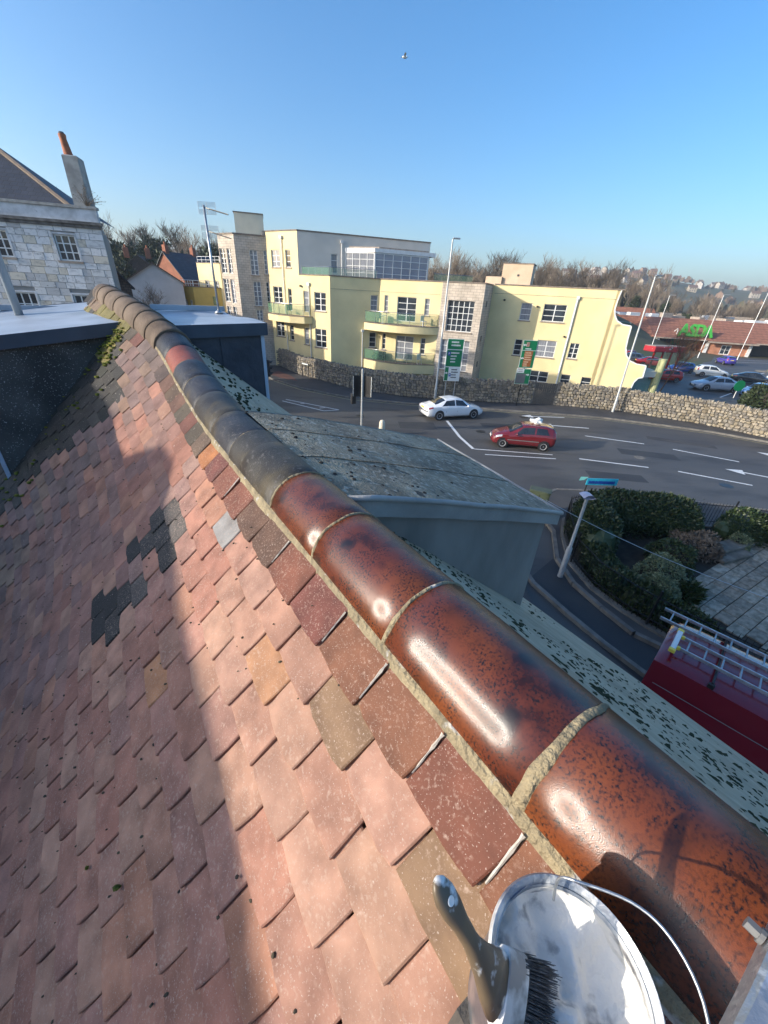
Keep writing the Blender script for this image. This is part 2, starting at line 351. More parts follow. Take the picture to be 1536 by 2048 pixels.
for p, a in (((21.6, 20.9), R(152)), ((12.4, 31.4), R(184)), ((13.2, 28.9), R(176)), ((26.2, 24.2), R(140))):
    b = MB(); arrow(b, p, a); b.build('road_arrow', m_line, kind='structure')
mark('car_park_line', [((41, 52), (60, 67)), ((36, 44), (50, 56)), ((52, 62), (49, 66)), ((46, 57), (43, 61)), ((62, 80), (96, 86)), ((64, 84), (80, 87))], .16, z=.022)
sheet('car_park', [(24, 48), (30, 36), (46, 30), (110, 50), (130, 99), (50, 87), (38, 70)], .014, m_asph)
for k, (x, y, wx, wy, a) in enumerate(((16.5, 23.6, 3.4, 1.1, -.2), (9.5, 28.2, 5.5, .9, .03), (2.0, 27.0, 2.6, 1.6, .1), (20.5, 26.6, 4.2, .8, -.35), (12.5, 19.6, 3.0, 1.0, -.1))):
    c_, s_ = cos(a), sin(a); sheet('road_patch', [(x + c_ * px - s_ * py, y + s_ * px + c_ * py) for px, py in ((-wx / 2, -wy / 2), (wx / 2, -wy / 2), (wx / 2, wy / 2), (-wx / 2, wy / 2))], .0085, m_asph2 if k != 3 else m_pave)
for k, (x, y) in enumerate(((15.6, 22.9), (6.4, 26.4), (18.2, 19.2), (10.7, 30.9), (-2.2, 28.6))):
    b = MB(); b.prism([(x + .32 * cos(q * pi / 8), y + .32 * sin(q * pi / 8)) for q in range(16)], 0, .013); b.build('manhole_cover', m_kerb if k == 0 else m_iron, kind='structure')
# red-brown corner pavement at the far left end of the wall
sheet('red_corner_pavement', [(-13, 42.2), (-11.2, 40.3), (-9.2, 39.2), (-10.4, 41.6), (-12.4, 44)], .126, m_redbrick_pave)

# ================================================================== HOUSE WITH THE TILED ROOF (camera stands over its ridge)
HR = R(35.5)
house = thing('house', 'house under the camera with pinkish clay tile roof, glazed ridge and flat-topped dormers', 'house', (0, 0, 0), HR)
KN = [(-1.6, 0, 0), (0, 0, 0), (.8, .004, -.006), (1.5, .002, -.006), (2.2, .004, .005), (2.8, .07, .012), (3.4, .2, 0), (4.0, .31, -.08), (4.8, .40, -.19), (5.6, .455, -.265), (7.4, .46, -.29)]
def ridge(u):
    u = min(max(u, KN[0][0]), KN[-1][0] - 1e-6)
    for i in range(len(KN) - 1):
        if KN[i][0] <= u <= KN[i + 1][0]: break
    p0, p1, p2, p3 = KN[max(0, i - 1)], KN[i], KN[i + 1], KN[min(len(KN) - 1, i + 2)]
    h = p2[0] - p1[0]; t = (u - p1[0]) / h; o = []
    for k in (1, 2):
        m1 = (p2[k] - p0[k]) / max(1e-6, p2[0] - p0[0]); m2 = (p3[k] - p1[k]) / max(1e-6, p3[0] - p1[0])
        o.append((2 * t**3 - 3 * t * t + 1) * p1[k] + (t**3 - 2 * t * t + t) * h * m1 + (-2 * t**3 + 3 * t * t) * p2[k] + (t**3 - t * t) * h * m2)
    return .446 + o[1], 7.38 + o[0]
RR = .117; C40, S40 = cos(R(40)), sin(R(40)); CL, SL = cos(R(48)), sin(R(48))   # right and left pitch
def slopeL(u, d, n=0): v, z = ridge(u); return Vector((v - RR - d * CL - n * SL, u, z - d * SL + n * CL))
def slopeR(u, d, n=0): v, z = ridge(u); return Vector((v + RR + d * C40 + n * S40, u, z - d * S40 + n * C40))
m_deck = mat('roof_underlay', (.015, .013, .012), .95, col2=(.03, .026, .022), nscale=6)
m_rslope = mat('shaded_weathered_slope', (.5, .4, .27), .75, col2=(.34, .27, .18), nscale=3.5, bump=.35, bscale=35, col3=(.56, .46, .32), n3=14, c3=(.5, .7))
b = MB(); b.grid(lambda s, t: slopeL(-1.6 + 9 * s, -.05 + 2.95 * t, -.024), 60, 3); b.build('roof_deck', m_deck, house)
b = MB(); b.grid(lambda s, t: slopeR(-1.6 + 9 * s, -.06 + 3.5 * t, .004 + .004 * noise.noise(Vector((s * 40, t * 18, 0)))), 90, 30); b.grid(lambda s, t: slopeR(-1.6 + 9 * s, 3.44 + .001 * t, .006 - .1 * t), 40, 1); b.build('shaded_roof_slope', m_rslope, house, smooth=True)
m_hwall = mat('house_render', (.5, .47, .42), .85, col2=(.4, .38, .34), nscale=1.5, bump=.2)
b = MB(); b.prism([(-1.25, -1.5), (2.95, -1.5), (2.95, 7.2), (-1.25, 7.2)], -.1, 5.05)
for uu, s in ((-1.52, 1), (7.25, -1)):
    v, z = ridge(uu); b.add([(-1.25, uu, 5.0), (2.95, uu, 5.0), (v + .1, uu, z - .06), (v - .1, uu, z - .06)], [(0, 1, 2, 3) if s > 0 else (3, 2, 1, 0)])
b.build('wall', m_hwall, house)

# --- clay plain tiles on the sunny side
m_tile = mat('clay_tile', (.36, .2, .15), .68, objcol=True, col2=(.5, .47, .47), nscale=15, contrast=(.27, .72), bump=.28, bscale=750, col3=(.5, .4, .33), n3=330, c3=(.62, .72), spec=.45, speck=(130, .55, .85, (.52, .38, .29)))
m_tile_s = mat('clay_tile_mass', (.36, .2, .15), .7, attr=True, col2=(.55, .52, .52), nscale=9, contrast=(.3, .7), bump=.6, bscale=200, col3=(.5, .43, .36), n3=90, c3=(.67, .73))
TW, GAU, TT = .1625, .0935, .009
def tile_geo(seed, hw=TW / 2 - .0016, L=.165):
    rnd = random.Random(seed); b = MB()
    def j(s): return rnd.uniform(-s, s)
    nx, ny = 5, 3
    edge = [(-hw + 2 * hw * i / nx, 0) for i in range(nx)] + [(hw, -L * i / ny) for i in range(ny)] + [(hw - 2 * hw * i / nx, -L) for i in range(nx)] + [(-hw, -L + L * i / ny) for i in range(ny)]
    edge = [(x + j(.0012), y + j(.002)) for x, y in edge]
    n = len(edge)
    for ci in (0, nx):
        if rnd.random() < .6: x, y = edge[ci]; q = rnd.uniform(.002, .007); edge[ci] = (x - math.copysign(q * .6, x), y - q)
    cam_ = rnd.uniform(.0, .0022)
    def z(x): return -cam_ * (x / hw) ** 2
    r0 = [(x, y, z(x) - .001) for x, y in edge]; r1 = [(x, y, z(x) + TT * .72) for x, y in edge]
    k = .0028; r2 = [(x * (1 - k / hw), y * (1 - 2 * k / L) - k, z(x) + TT) for x, y in edge]
    vs = r0 + r1 + r2; fs = [tuple(range(n - 1, -1, -1))]
    for a in (0, 1):
        for i in range(n): q = (i + 1) % n; fs.append((a * n + i, a * n + q, a * n + n + q, a * n + n + i))
    # top as strips across so the camber shows
    top = [2 * n + i for i in range(n)]
    A = top[:nx + 1]; Bk = list(reversed(top[nx + ny:nx + ny + nx + 1]))
    right = top[nx:nx + ny + 1]; left = [top[0]] + list(reversed(top[2 * nx + ny:]))
    fs.append(tuple(top))
    b.add(vs, fs); return b
TGEO = [tile_geo(k) for k in range(6)]
TMESH = [t_.mesh('tile', m_tile) for t_ in TGEO]
TILT = math.atan2(TT, GAU) * .92
def lerp3(a, b_, t): return tuple(x + (y - x) * t for x, y in zip(a, b_))
PINK = [(.52, .25, .165), (.46, .205, .135), (.56, .31, .2), (.47, .24, .18), (.42, .235, .185), (.55, .265, .15), (.57, .34, .22), (.46, .195, .13), (.51, .28, .195)]
SPECIAL = [(1.245, .186, (.42, .4, .37)), (1.867, .454, 'k'), (1.75, .358, 'g'), (1.605, .353, 'g'), (1.896, .628, 'k'), (1.781, .538, 'k'), (1.677, .456, 'k'), (1.515, .454, 'k'), (1.854, .923, 'k'), (1.748, .824, 'k'), (1.645, .738, 'k'), (1.544, .638, 'g'), (1.657, .955, 'k'), (1.544, .838, 'k'), (1.812, .059, (.5, .19, .06)), (.391, .165, 'b'), (.125, .189, 'b'), (1.0, .66, (.6, .28, .13)), (.62, .3, (.6, .3, .15))]
used = set()
def moss_edge(d): return 3.95 - .5 * smooth(.2, .55, d) + max(0, d - .66) * .4
placed = []
for c in range(-0, 30):
    d = .0245 + GAU * (c + 1)
    ph = (.07 if c % 2 == 0 else .1575) + .1 * (d - GAU / 2)
    for k in range(-9, 36):
        u = ph + TW * k + TW / 2 + random.uniform(-.0022, .0022) + (.012 * sin(c * 2.3) if c > 3 else 0)
        if u > 5.55: continue
        dd = d + random.uniform(-.003, .003)
        if 3.62 < u < 5.15 and d > .12 and False: continue
        rnd = random.random(); col = random.choice(PINK); col = lerp3(col, (.57, .26, .17), .4)
        if u > 1.6 and random.random() < .35: col = lerp3(col, (.33, .21, .18), .6)
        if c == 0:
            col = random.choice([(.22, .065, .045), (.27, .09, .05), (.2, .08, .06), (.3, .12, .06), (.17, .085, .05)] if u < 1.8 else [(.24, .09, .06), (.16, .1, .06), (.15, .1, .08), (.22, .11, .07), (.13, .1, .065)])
        elif c <= 3 and u < 1: col = lerp3(col, (.6, .36, .24), .45)
        if c in (1, 2) and u > 2.6 and random.random() < .5: col = lerp3(col, (.3, .19, .16), .7)
        lab = None; moss = 0
        if u > 3.1 and random.random() < .6: col = lerp3(col, random.choice([(.32, .22, .19), (.36, .25, .16), (.24, .18, .15)]), .7)
        for si, (su, sd, sc_) in enumerate(SPECIAL):
            if si not in used and abs(su - u) < TW * .5 and abs(sd - (d - GAU / 2)) < GAU * .5:
                used.add(si)
                if sc_ == 'k': col = (.035, .033, .03); lab = 'blackened tile with lichen spots'
                elif sc_ == 'g': col = (.12, .1, .085); lab = 'grey brown weathered tile'
                elif sc_ == 'b': col = (.31, .185, .1); lab = 'brown lichen covered tile'
                else: col = sc_
        if u > moss_edge(d) + random.uniform(-.08, .08):
            col = random.choice([(.055, .05, .042), (.07, .062, .05), (.045, .045, .032), (.085, .075, .06)]); moss = 1
            if d < .4 and random.random() < .75: col = random.choice([(.24, .2, .05), (.34, .23, .14), (.28, .23, .06)]) if u > 3.95 else col
        placed.append((u, dd, col, lab, moss))
placed.sort(key=lambda t: (Vector((t[0], 0, 0)) * 0 + slopeL(t[0], t[1]) - Vector((0, 0, 8))).length)
mass = MB(); n_parts = 0
for i, (u, d, col, lab, moss) in enumerate(placed):
    p = slopeL(u, d, .004); p2 = slopeL(u + .1, d, .004)
    tu = (p2 - p).normalized(); dn = Vector((-CL, 0, -SL)); dn = (dn - tu * dn.dot(tu)).normalized(); nn = dn.cross(tu)
    if nn.z < 0: nn = -nn
    # local axes: x along u, y down slope, z normal
    B = Matrix((tu, dn, nn)).transposed().to_4x4()
    yaw = random.gauss(0, .010); tl = TILT + random.gauss(0, .014 if not moss else .03)
    if random.random() < .06: tl += .03
    SH = Matrix(((1, .1, 0, 0), (0, 1, 0, 0), (0, 0, 1, 0), (0, 0, 0, 1)))
    M = Matrix.Translation(p) @ B @ SH @ Matrix.Rotation(yaw, 4, 'Z') @ Matrix.Rotation(tl, 4, 'X')
    SH[0][1] = -.1
    if nn.dot(tu.cross(dn)) < 0: M = Matrix.Translation(p) @ Matrix((-tu, dn, nn)).transposed().to_4x4() @ SH @ Matrix.Rotation(yaw, 4, 'Z') @ Matrix.Rotation(tl, 4, 'X')
    k = random.randrange(6); j = random.uniform(.9, 1.1); cc = tuple(min(1, x * j * .9) for x in col)
    if n_parts < 299:
        link('tile', TMESH[k], house, M=M, color=cc, label=lab); n_parts += 1
    else:
        G = TGEO[k]; o = len(mass.f); mass.add([M @ Vector(q) for q in G.v], G.f); mass.c += [cc] * len(G.f)
mass.build('tile_field', m_tile_s, house, kind='stuff')

b = MB()
for k in range(420):
    u = random.uniform(-.2, 3.2); c = random.randrange(0, 22); d = .0245 + GAU * (c + 1) + random.uniform(-.002, .004)
    if random.random() < .35: d = .022 + GAU * (c + random.random())
    b.blob(slopeL(u, d, .012), random.uniform(.0012, .0042), .4, (1.2, 1, .7), 6, 4, seed=k)
b.build('lap_debris', mat('lap_dirt', (.05, .04, .03), .95, col2=(.1, .085, .05), nscale=50), house, kind='stuff')
# --- ridge tiles, mortar
m_glaze = mat('glazed_ridge_tile', (.2, .06, .03), .27, objcol=True, col2=(.09, .075, .09), nscale=13, contrast=(.5, .66), bump=.125, bscale=820, col3=(.21, .056, .012), n3=5, c3=(.48, .72), coat=0, spec=.75, detail=10, speck=(230, .46, .68, (.012, .008, .006)))
m_dridge = mat('dark_ridge_tile', (.07, .065, .07), .4, objcol=True, col2=(.5, .45, .42), nscale=9, contrast=(.4, .7), bump=.25, bscale=220, col3=(.1, .075, .035), n3=6, c3=(.56, .76), spec=.32, detail=9, speck=(70, .58, .66, (.11, .1, .09)))
m_cridge = mat('brown_ridge_tile', (.17, .12, .085), .8, objcol=True, col2=(.6, .56, .52), nscale=6, bump=.4, bscale=70)
m_mortar = mat('ridge_mortar', (.4, .32, .19), .88, col2=(.25, .2, .12), nscale=18, bump=.9, bscale=90, col3=(.5, .47, .42), n3=26, c3=(.62, .7))
def frame_at(u):
    v, z = ridge(u); v2, z2 = ridge(u + .04); v0, z0 = ridge(u - .04)
    t = Vector((v2 - v0, .08, z2 - z0)).normalized(); s = Vector((1, 0, 0)); s = (s - t * s.dot(t)).normalized(); n = s.cross(t)
    return Vector((v, u, z)), t, s, n
def ridge_tile(u0, u1, r0, r1, col, m, name='ridge_tile', lab=None, th=.016, skew=0, drop=0):
    b = MB(); ns, na = 7, 18
    def P(f, a, inner=0):
        u = u0 + (u1 - u0) * f; c, t, s, n = frame_at(u)
        r = r0 + (r1 - r0) * f - inner
        q = pi * (a) ; dx = -cos(q) * r; dz = sin(q) * r
        rr = .0012 * noise.noise(Vector((f * 5, a * 6, u0 * 9)))
        return c + s * (dx * (1 + rr / r)) + n * (dz + rr - drop - .012) + t * skew * dx
    lip = .012
    fr = [0, lip] + [lip + (1 - 2 * lip) * i / 5 for i in range(1, 5)] + [1 - lip, 1]
    rows = []
    for f in fr:
        e = .004 if f in (0, 1) else 0
        rows.append([P(f, -.03 + 1.06 * j / na, e) for j in range(na + 1)])
    inn = [[P(f, -.03 + 1.06 * j / na, th) for j in range(na + 1)] for f in (0, 1)]
    o = 0; vs = [p for r_ in rows for p in r_] + [p for r_ in inn for p in r_]; W = na + 1; fs = []
    for i in range(len(rows) - 1):
        for j in range(na): fs.append((i * W + j, i * W + j + 1, (i + 1) * W + j + 1, (i + 1) * W + j))
    I0 = len(rows) * W; I1 = I0 + W; Lr = (len(rows) - 1) * W
    for j in range(na):
        fs.append((j + 1, j, I0 + j, I0 + j + 1)); fs.append((Lr + j, Lr + j + 1, I1 + j + 1, I1 + j)); fs.append((I0 + j + 1, I0 + j, I1 + j, I1 + j + 1))
    b.add(vs, fs)
    return b.build(name, m, house, smooth=50, color=col, label=lab)
def mortar_joint(u, w0, r=.1185, name='mortar_joint', a0=-.02, a1=1.02, raise_=0):
    b = MB(); na = 40; ph = random.uniform(0, 50)
    def ring(f, off):
        o = []
        for j in range(na + 1):
            a = a0 + (a1 - a0) * j / na
            ww = w0 * (1.25 - .75 * smooth(0, .9, a)) * (1 + .5 * noise.noise(Vector((a * 7, ph, f)))) 
            uu = u + (f - .5) * ww + .0035 * noise.noise(Vector((a * 9, ph, 7)))
            c, t, s, n = frame_at(uu); rr = r + off + .0018 * noise.noise(Vector((a * 16, ph + f * 3, 2)))
            o.append(c + s * (-cos(pi * a) * rr) + n * (sin(pi * a) * rr - .012))
        return o
    rs = [ring(0, -.006), ring(.12, .0006), ring(.5, .0016 + raise_), ring(.88, .0006), ring(1, -.006)]
    W = na + 1; fs = [(i * W + j, i * W + j + 1, (i + 1) * W + j + 1, (i + 1) * W + j) for i in range(4) for j in range(na)]
    b.add([p for r_ in rs for p in r_], fs); return b.build(name, m_mortar, house, smooth=True)
RT = [(-.56, -.235, 'g'), (-.235, .105, 'g'), (.105, .437, 'g'), (.437, .769, 'g'), (.769, 1.077, 'g'), (1.077, 1.40, 'd'), (1.40, 1.56, 'd'), (1.56, 1.9, 'd'), (1.9, 2.29, 'd'), (2.29, 2.6, 'd'), (2.6, 2.9, 'd'), (2.9, 3.16, 'r'), (3.16, 3.5, 'd')]
for u0, u1, k in RT:
    j = random.uniform(.9, 1.1)
    if k == 'g': ridge_tile(u0 + .001, u1 - .001, RR + .0015 * random.random(), RR + .0015 * random.random(), tuple(x * j for x in (.11, .024, .0085)), m_glaze, skew=.0)
    elif k == 'r': ridge_tile(u0, u1, RR - .001, RR, (.3, .085, .05), m_dridge, lab='short pinkish red ridge tile')
    else: ridge_tile(u0, u1, RR + .001 * random.random(), RR + .003 * random.random() + .001, random.choice([(.045, .042, .046), (.05, .044, .036), (.04, .04, .045)]), m_dridge)
for u0, u1 in ((3.42, 3.72), (3.66, 3.98), (3.92, 4.28), (4.22, 4.6), (4.54, 4.95), (4.9, 5.3), (5.24, 5.62)):
    ridge_tile(u0, u1, .135, .124, (.17, .12, .08), m_cridge, th=.022)
for u, wd in ((-.235, .02), (.105, .019), (.437, .011), (.769, .008), (1.077, .008), (1.56, .006), (2.6, .006), (2.9, .006)): mortar_joint(u, wd, raise_=.0006 if wd > .01 else -.0003)
for side, nm in ((-1, 'mortar_bed'), (1, 'mortar_bed')):
    b = MB(); n = 260; rows = []
    for i in range(n + 1):
        u = -.8 + 4.3 * i / n; c, t, s, nn = frame_at(u)
        wv = 1 + .35 * noise.noise(Vector((u * 9, side * 3, 0))) + .25 * noise.noise(Vector((u * 40, side * 5, 1)))
        if side < 0 and 1.05 < u < 1.25: wv += .55 * (1 - abs(u - 1.15) / .1)
        rows.append([c + s * side * (RR - .01) + nn * (.012), c + s * side * (RR + .002) + nn * (.006 + .003 * wv), c + s * side * (RR + .003 + .005 * wv) + nn * (-.006), c + s * side * (RR + .006 + .007 * wv) + nn * (-.026)])
    fs = [(i * 4 + j, i * 4 + j + 1, (i + 1) * 4 + j + 1, (i + 1) * 4 + j) if side > 0 else (i * 4 + j + 1, i * 4 + j, (i + 1) * 4 + j, (i + 1) * 4 + j + 1) for i in range(n) for j in range(3)]
    b.add([p for r_ in rows for p in r_], fs); b.build(nm, m_mortar, house, smooth=True)
# pale mortar squeezed into the side joints of the top course
b = MB(); rs_ = random.Random(12)
for k in (0, 1, 2, 3, 5, 8):
    u = .07 + .006 + TW * k; n_ = 9; L0, L1 = .012, .085 + .02 * rs_.random(); prev = None
    for i in range(n_ + 1):
        f = i / n_; d = L0 + (L1 - L0) * f; h_ = .0068 + .0046 * f; w_ = .0030 * (1 - .55 * f) * rs_.uniform(.6, 1.4)
        cur = (slopeL(u - w_, d, h_ - .001), slopeL(u + rs_.uniform(-.0006, .0006), d, h_ + .0012), slopeL(u + w_, d, h_ - .001))
        if prev: b.quad(prev[0], cur[0], cur[1], prev[1]); b.quad(prev[1], cur[1], cur[2], prev[2])
        prev = cur
b.build('mortar_smear', mat('pale_mortar', (.6, .55, .47), .9, col2=(.45, .4, .33), nscale=60), house, kind='stuff')

# --- moss on the shaded slope and on the mossy tiles
m_moss = mat('dark_moss', (.022, .028, .008), .95, col2=(.045, .05, .014), nscale=30, bump=.8, bscale=120)
m_mossY = mat('bright_moss', (.22, .22, .02), .95, col2=(.1, .12, .015), nscale=30, bump=.8, bscale=120)
b = MB()
for k in range(2300):
    u = random.uniform(-1.0, 1.5); d = abs(random.gauss(0, 1)) ** 1.1 * .8 + random.uniform(0, .3)
    if d > 3.2: continue
    r = random.uniform(.002, .0095) * (1.0 if d < 1.2 else 1.6)
    if noise.noise(Vector((u * 2.2, d * 2.2, 5))) < -.05: continue
    p = slopeR(u, d, .002); b.blob(p, r, .3, (1.0, 1.0, .55), 7, 4, seed=k)
for k in range(110):
    u = random.uniform(-.6, .6); d = random.uniform(.06, .45); b.blob(slopeR(u, d, 0), random.uniform(.005, .013), .35, (.9, 1.6, .5), 8, 5, seed=k + 2000)
for k in range(160):
    u = random.uniform(1.85, 3.6); d = abs(random.gauss(0, .22)) + .02; b.blob(slopeR(u, d, .003), random.uniform(.006, .02), .3, (1, 1.2, .6), 7, 4, seed=k + 4000)
b.build('moss', m_moss, house, kind='stuff')
b = MB()
for k in range(75):
    u = random.gauss(4.08, .13); d = random.uniform(.06, .4); b.blob(slopeL(u, d, .018), random.uniform(.008, .02), .35, (1, 1.2, .5), 7, 4, seed=k)
for k in range(60):
    u = random.gauss(4.15, .3); d = random.uniform(.4, 2.0); b.blob(slopeL(u, d, .018), random.uniform(.008, .02), .35, (1, 1.2, .5), 7, 4, seed=k + 300)
b.blob(slopeL(.62, .88, .014), .008, .4, seed=9); b.blob(slopeL(.75, 1.0, .014), .005, .4, seed=19)
b.build('yellow_green_moss', m_mossY, house, kind='stuff')

# --- dormers (flat topped)
m_felt = mat('dormer_felt', (.33, .295, .21), .9, col2=(.17, .15, .11), nscale=6, bump=.8, bscale=110, col3=(.48, .45, .37), n3=45, c3=(.52, .7), stretch=(1, .75, 1), detail=12, speck=(26, .6, .66, (.06, .062, .055)))
m_fascia = mat('dormer_fascia', (.34, .33, .31), .5, col2=(.24, .235, .22), nscale=6, bump=.15, bscale=60)
m_lead = mat('lead_cheek', (.29, .27, .245), .55, 0, col2=(.18, .17, .155), nscale=4, bump=.25, bscale=14, stretch=(1, 1, .4))
m_leadD = mat('dark_lead_cheek', (.035, .042, .06), .45, .2, col2=(.06, .07, .095), nscale=5, bump=.3, bscale=20)
m_lich = mat('lichen_black_cheek', (.045, .043, .04), .85, col2=(.1, .094, .085), nscale=3, bump=.4, bscale=40, col3=(.4, .4, .39), n3=110, c3=(.66, .69), detail=2)
m_grp = mat('grey_flat_roofing', (.46, .5, .55), .38, col2=(.3, .33, .36), nscale=2.2, bump=.1, bscale=9)
m_fasB = mat('navy_fascia', (.055, .075, .105), .4, col2=(.04, .055, .08), nscale=6)
dA = link('dormer', None, house, label='near dormer with grey felt top and blue grey lead sides')
U0, U1 = .93, 1.86
def topA(f, t):  # f along u 0..1, t outwards 0..1
    v = .50 + (1.76 - .50) * t; u = U0 - .03 + (U1 - U0 + .06) * f
    z = 8 - (.533 + (.93 - .533) * t ** 1.1) + .07 * f * t + .012 * f
    return Vector((v, u, z + .004 * noise.noise(Vector((v * 5, u * 5, 1)))))
b = MB(); b.grid(lambda s, t: topA(s, t), 14, 16); b.build('dormer_roof', m_felt, dA, smooth=True)
b = MB(); TF = .075
for n_, fn in ((16, lambda t: topA(0, t)), (16, lambda t: topA(1, 1 - t)), (10, lambda t: topA(t, 1))):
    pts = [fn(i / n_) for i in range(n_ + 1)]
    for p, q in zip(pts, pts[1:]):
        b.quad(p + Vector((0, 0, -TF)), q + Vector((0, 0, -TF)), q + Vector((0, 0, .003)), p + Vector((0, 0, .003)))
b.build('fascia', m_fascia, dA)
b = MB(); b.tube([topA(0, i / 12) + Vector((0, -.004, -.004)) for i in range(13)] + [topA(i / 10, 1) + Vector((.004, 0, -.004)) for i in range(11)], .011, 8); b.build('edge_roll', m_fascia, dA, smooth=True)
for f_ in (.36, .71):
    b = MB(); pts = [topA(f_ + .006 * sin(i * 1.7), i / 14) + Vector((0, 0, .0015)) for i in range(15)]
    for p, q in zip(pts, pts[1:]): b.quad(p + Vector((0, -.004, .002)), q + Vector((0, -.004, .002)), q + Vector((0, .012, .0012)), p + Vector((0, .012, .0012)))
    b.build('felt_lap', m_felt, dA)
b = MB()
vt = 1.69
for uu, sg in ((U0, 1), (U1, -1)):
    f = 0 if sg > 0 else 1; pts = []
    for i in range(9):
        t = i / 8 * (vt - .50) / (1.76 - .50); p = topA(f, t); pts.append(Vector((p.x, uu, p.z - .05)))
    bot = []
    for p in pts:
        v0, z0 = ridge(uu); d = max(0, (p.x - v0 - RR) / C40); bot.append(Vector((p.x, uu, min(p.z, z0 - d * S40 - .01))))
    b = MB()
    for i in range(8):
        a = (bot[i], bot[i + 1], pts[i + 1], pts[i]); b.add(a if sg > 0 else a[::-1], [(0, 1, 2, 3)])
    b.build('cheek', m_lead, dA)
b = MB(); zb = ridge(1.3)[1] - (vt - .446 - RR) / C40 * S40; b.quad((vt, U0, zb), (vt, U1, zb), (vt, U1, 8 - .86), (vt, U0, 8 - .93)); b.build('front', m_lead, dA)
b = MB(); b.box((vt + .012, (U0 + U1) / 2, zb + .28), (.03, .62, .4)); f_ = b.build('window', m_white, dA)
b = MB(); b.box((vt + .03, (U0 + U1) / 2 - .145, zb + .28), (.006, .26, .32)); b.box((vt + .03, (U0 + U1) / 2 + .145, zb + .28), (.006, .26, .32)); b.build('pane', m_glass, f_)
b = MB()
for k in range(70):
    t = abs(random.gauss(0, .28)); f = random.random()
    if t > .9: continue
    b.blob(topA(f, t), random.uniform(.003, .011), .4, (1, 1, .6), 7, 4, seed=k + 70)
b.build('roof_moss', mat('black_moss', (.008, .009, .009), .95, col2=(.02, .02, .018), nscale=30), dA, kind='stuff')
# far dormer saddle: right and left halves
for side, nm, lab in ((1, 'dormer', 'far dormer right of the ridge with navy lead sides'), (-1, 'dormer', 'far dormer left of the ridge with lichen spotted black side')):
    dB = link(nm, None, house, label=lab)
    ub, ue = (3.7, 5.3) if side > 0 else (4.2, 6.0); vin = .46 + side * .05 - (.1 if side < 0 else 0); vout = 1.26 if side > 0 else -.95; zt = 8 - (.275 if side > 0 else .455); zi = 8 - (.30 if side > 0 else .30)
    lo, hi = min(vin, vout), max(vin, vout)
    def T(s, t): 
        v = vin + (vout - vin) * t; return Vector((v, ub + (ue - ub) * s, zi + (zt - zi) * t + .012 * sin(s * 7) * t + .02 * smooth(.75, 1, s) + (.07 * s if side < 0 else 0)))
    b = MB(); b.grid(lambda s, t: T(s, t if side > 0 else t), 12, 8); b.build('dormer_roof', m_grp, dB, smooth=True)
    b = MB(); n_ = 8; tf = .095
    ed = [[T(0, i / n_) for i in range(n_ + 1)], [T(i / n_, 1) for i in range(n_ + 1)], [T(1, i / n_) for i in range(n_ + 1)]]
    for pts in ed:
        for p, q in zip(pts, pts[1:]): b.quad(p + Vector((0, 0, -tf)), q + Vector((0, 0, -tf)), q + Vector((0, 0, .004)), p + Vector((0, 0, .004)))
    b.build('fascia', m_fasB, dB)
    b = MB(); up = T(0, 1)
    for (s0, s1, hh) in ((0, 1, .03),):
        b.box(((lo + hi) / 2 + side * .02, ue - .1, zt + (.035 if side > 0 else .14)), (abs(hi - lo), .05, .05))
    b.build('roof_kerb', m_grp, dB)
    b = MB(); vo = vout - side * .05
    for uu in (ub + .05, ue - .05):
        v0, z0 = ridge(uu); n_ = 8; b = MB()
        for i in range(n_):
            va, vb = v0 + (vo - v0) * i / n_, v0 + (vo - v0) * (i + 1) / n_
            za, zb_ = [z0 - max(0, abs(x - v0) - RR) * (S40 / C40 if side > 0 else SL / CL) - .02 for x in (va, vb)]
            b.quad((va, uu, za), (vb, uu, zb_), (vb, uu, max(T(.1, 1 - (n_ - i - 1) / n_ if False else (i + 1) / n_).z - .07, zb_)), (va, uu, max(T(.1, i / n_).z - .07, za)))
        b.build('cheek', m_leadD if side > 0 else m_lich, dB)
    zbm = ridge(ub)[1] - (abs(vo - .4) - RR) * (S40 / C40 if side > 0 else SL / CL)
    b = MB(); b.quad((vo, ub + .05, zbm - .1), (vo, ue - .05, zbm - .1), (vo, ue - .05, zt - .08), (vo, ub + .05, zt - .08)); b.build('front', m_leadD if side > 0 else m_lich, dB)
    b = MB(); b.box((vo + side * .012, ub + .065, (zbm + zt) / 2 - .05), (.03, .045, zt - zbm)); b.box((vo + side * .03, ub + .2, (zbm + zt) / 2 + .05), (.03, .05, zt - zbm - .2)); b.build('corner_trim', mat('pale_trim', (.5, .56, .66), .4, col2=(.4, .46, .55), nscale=5), dB)
    if side > 0:
        b = MB(); b.box((.86, ub + .046, zt - .3), (.012, .012, .42)); b.build('lead_seam', m_leadD, dB)
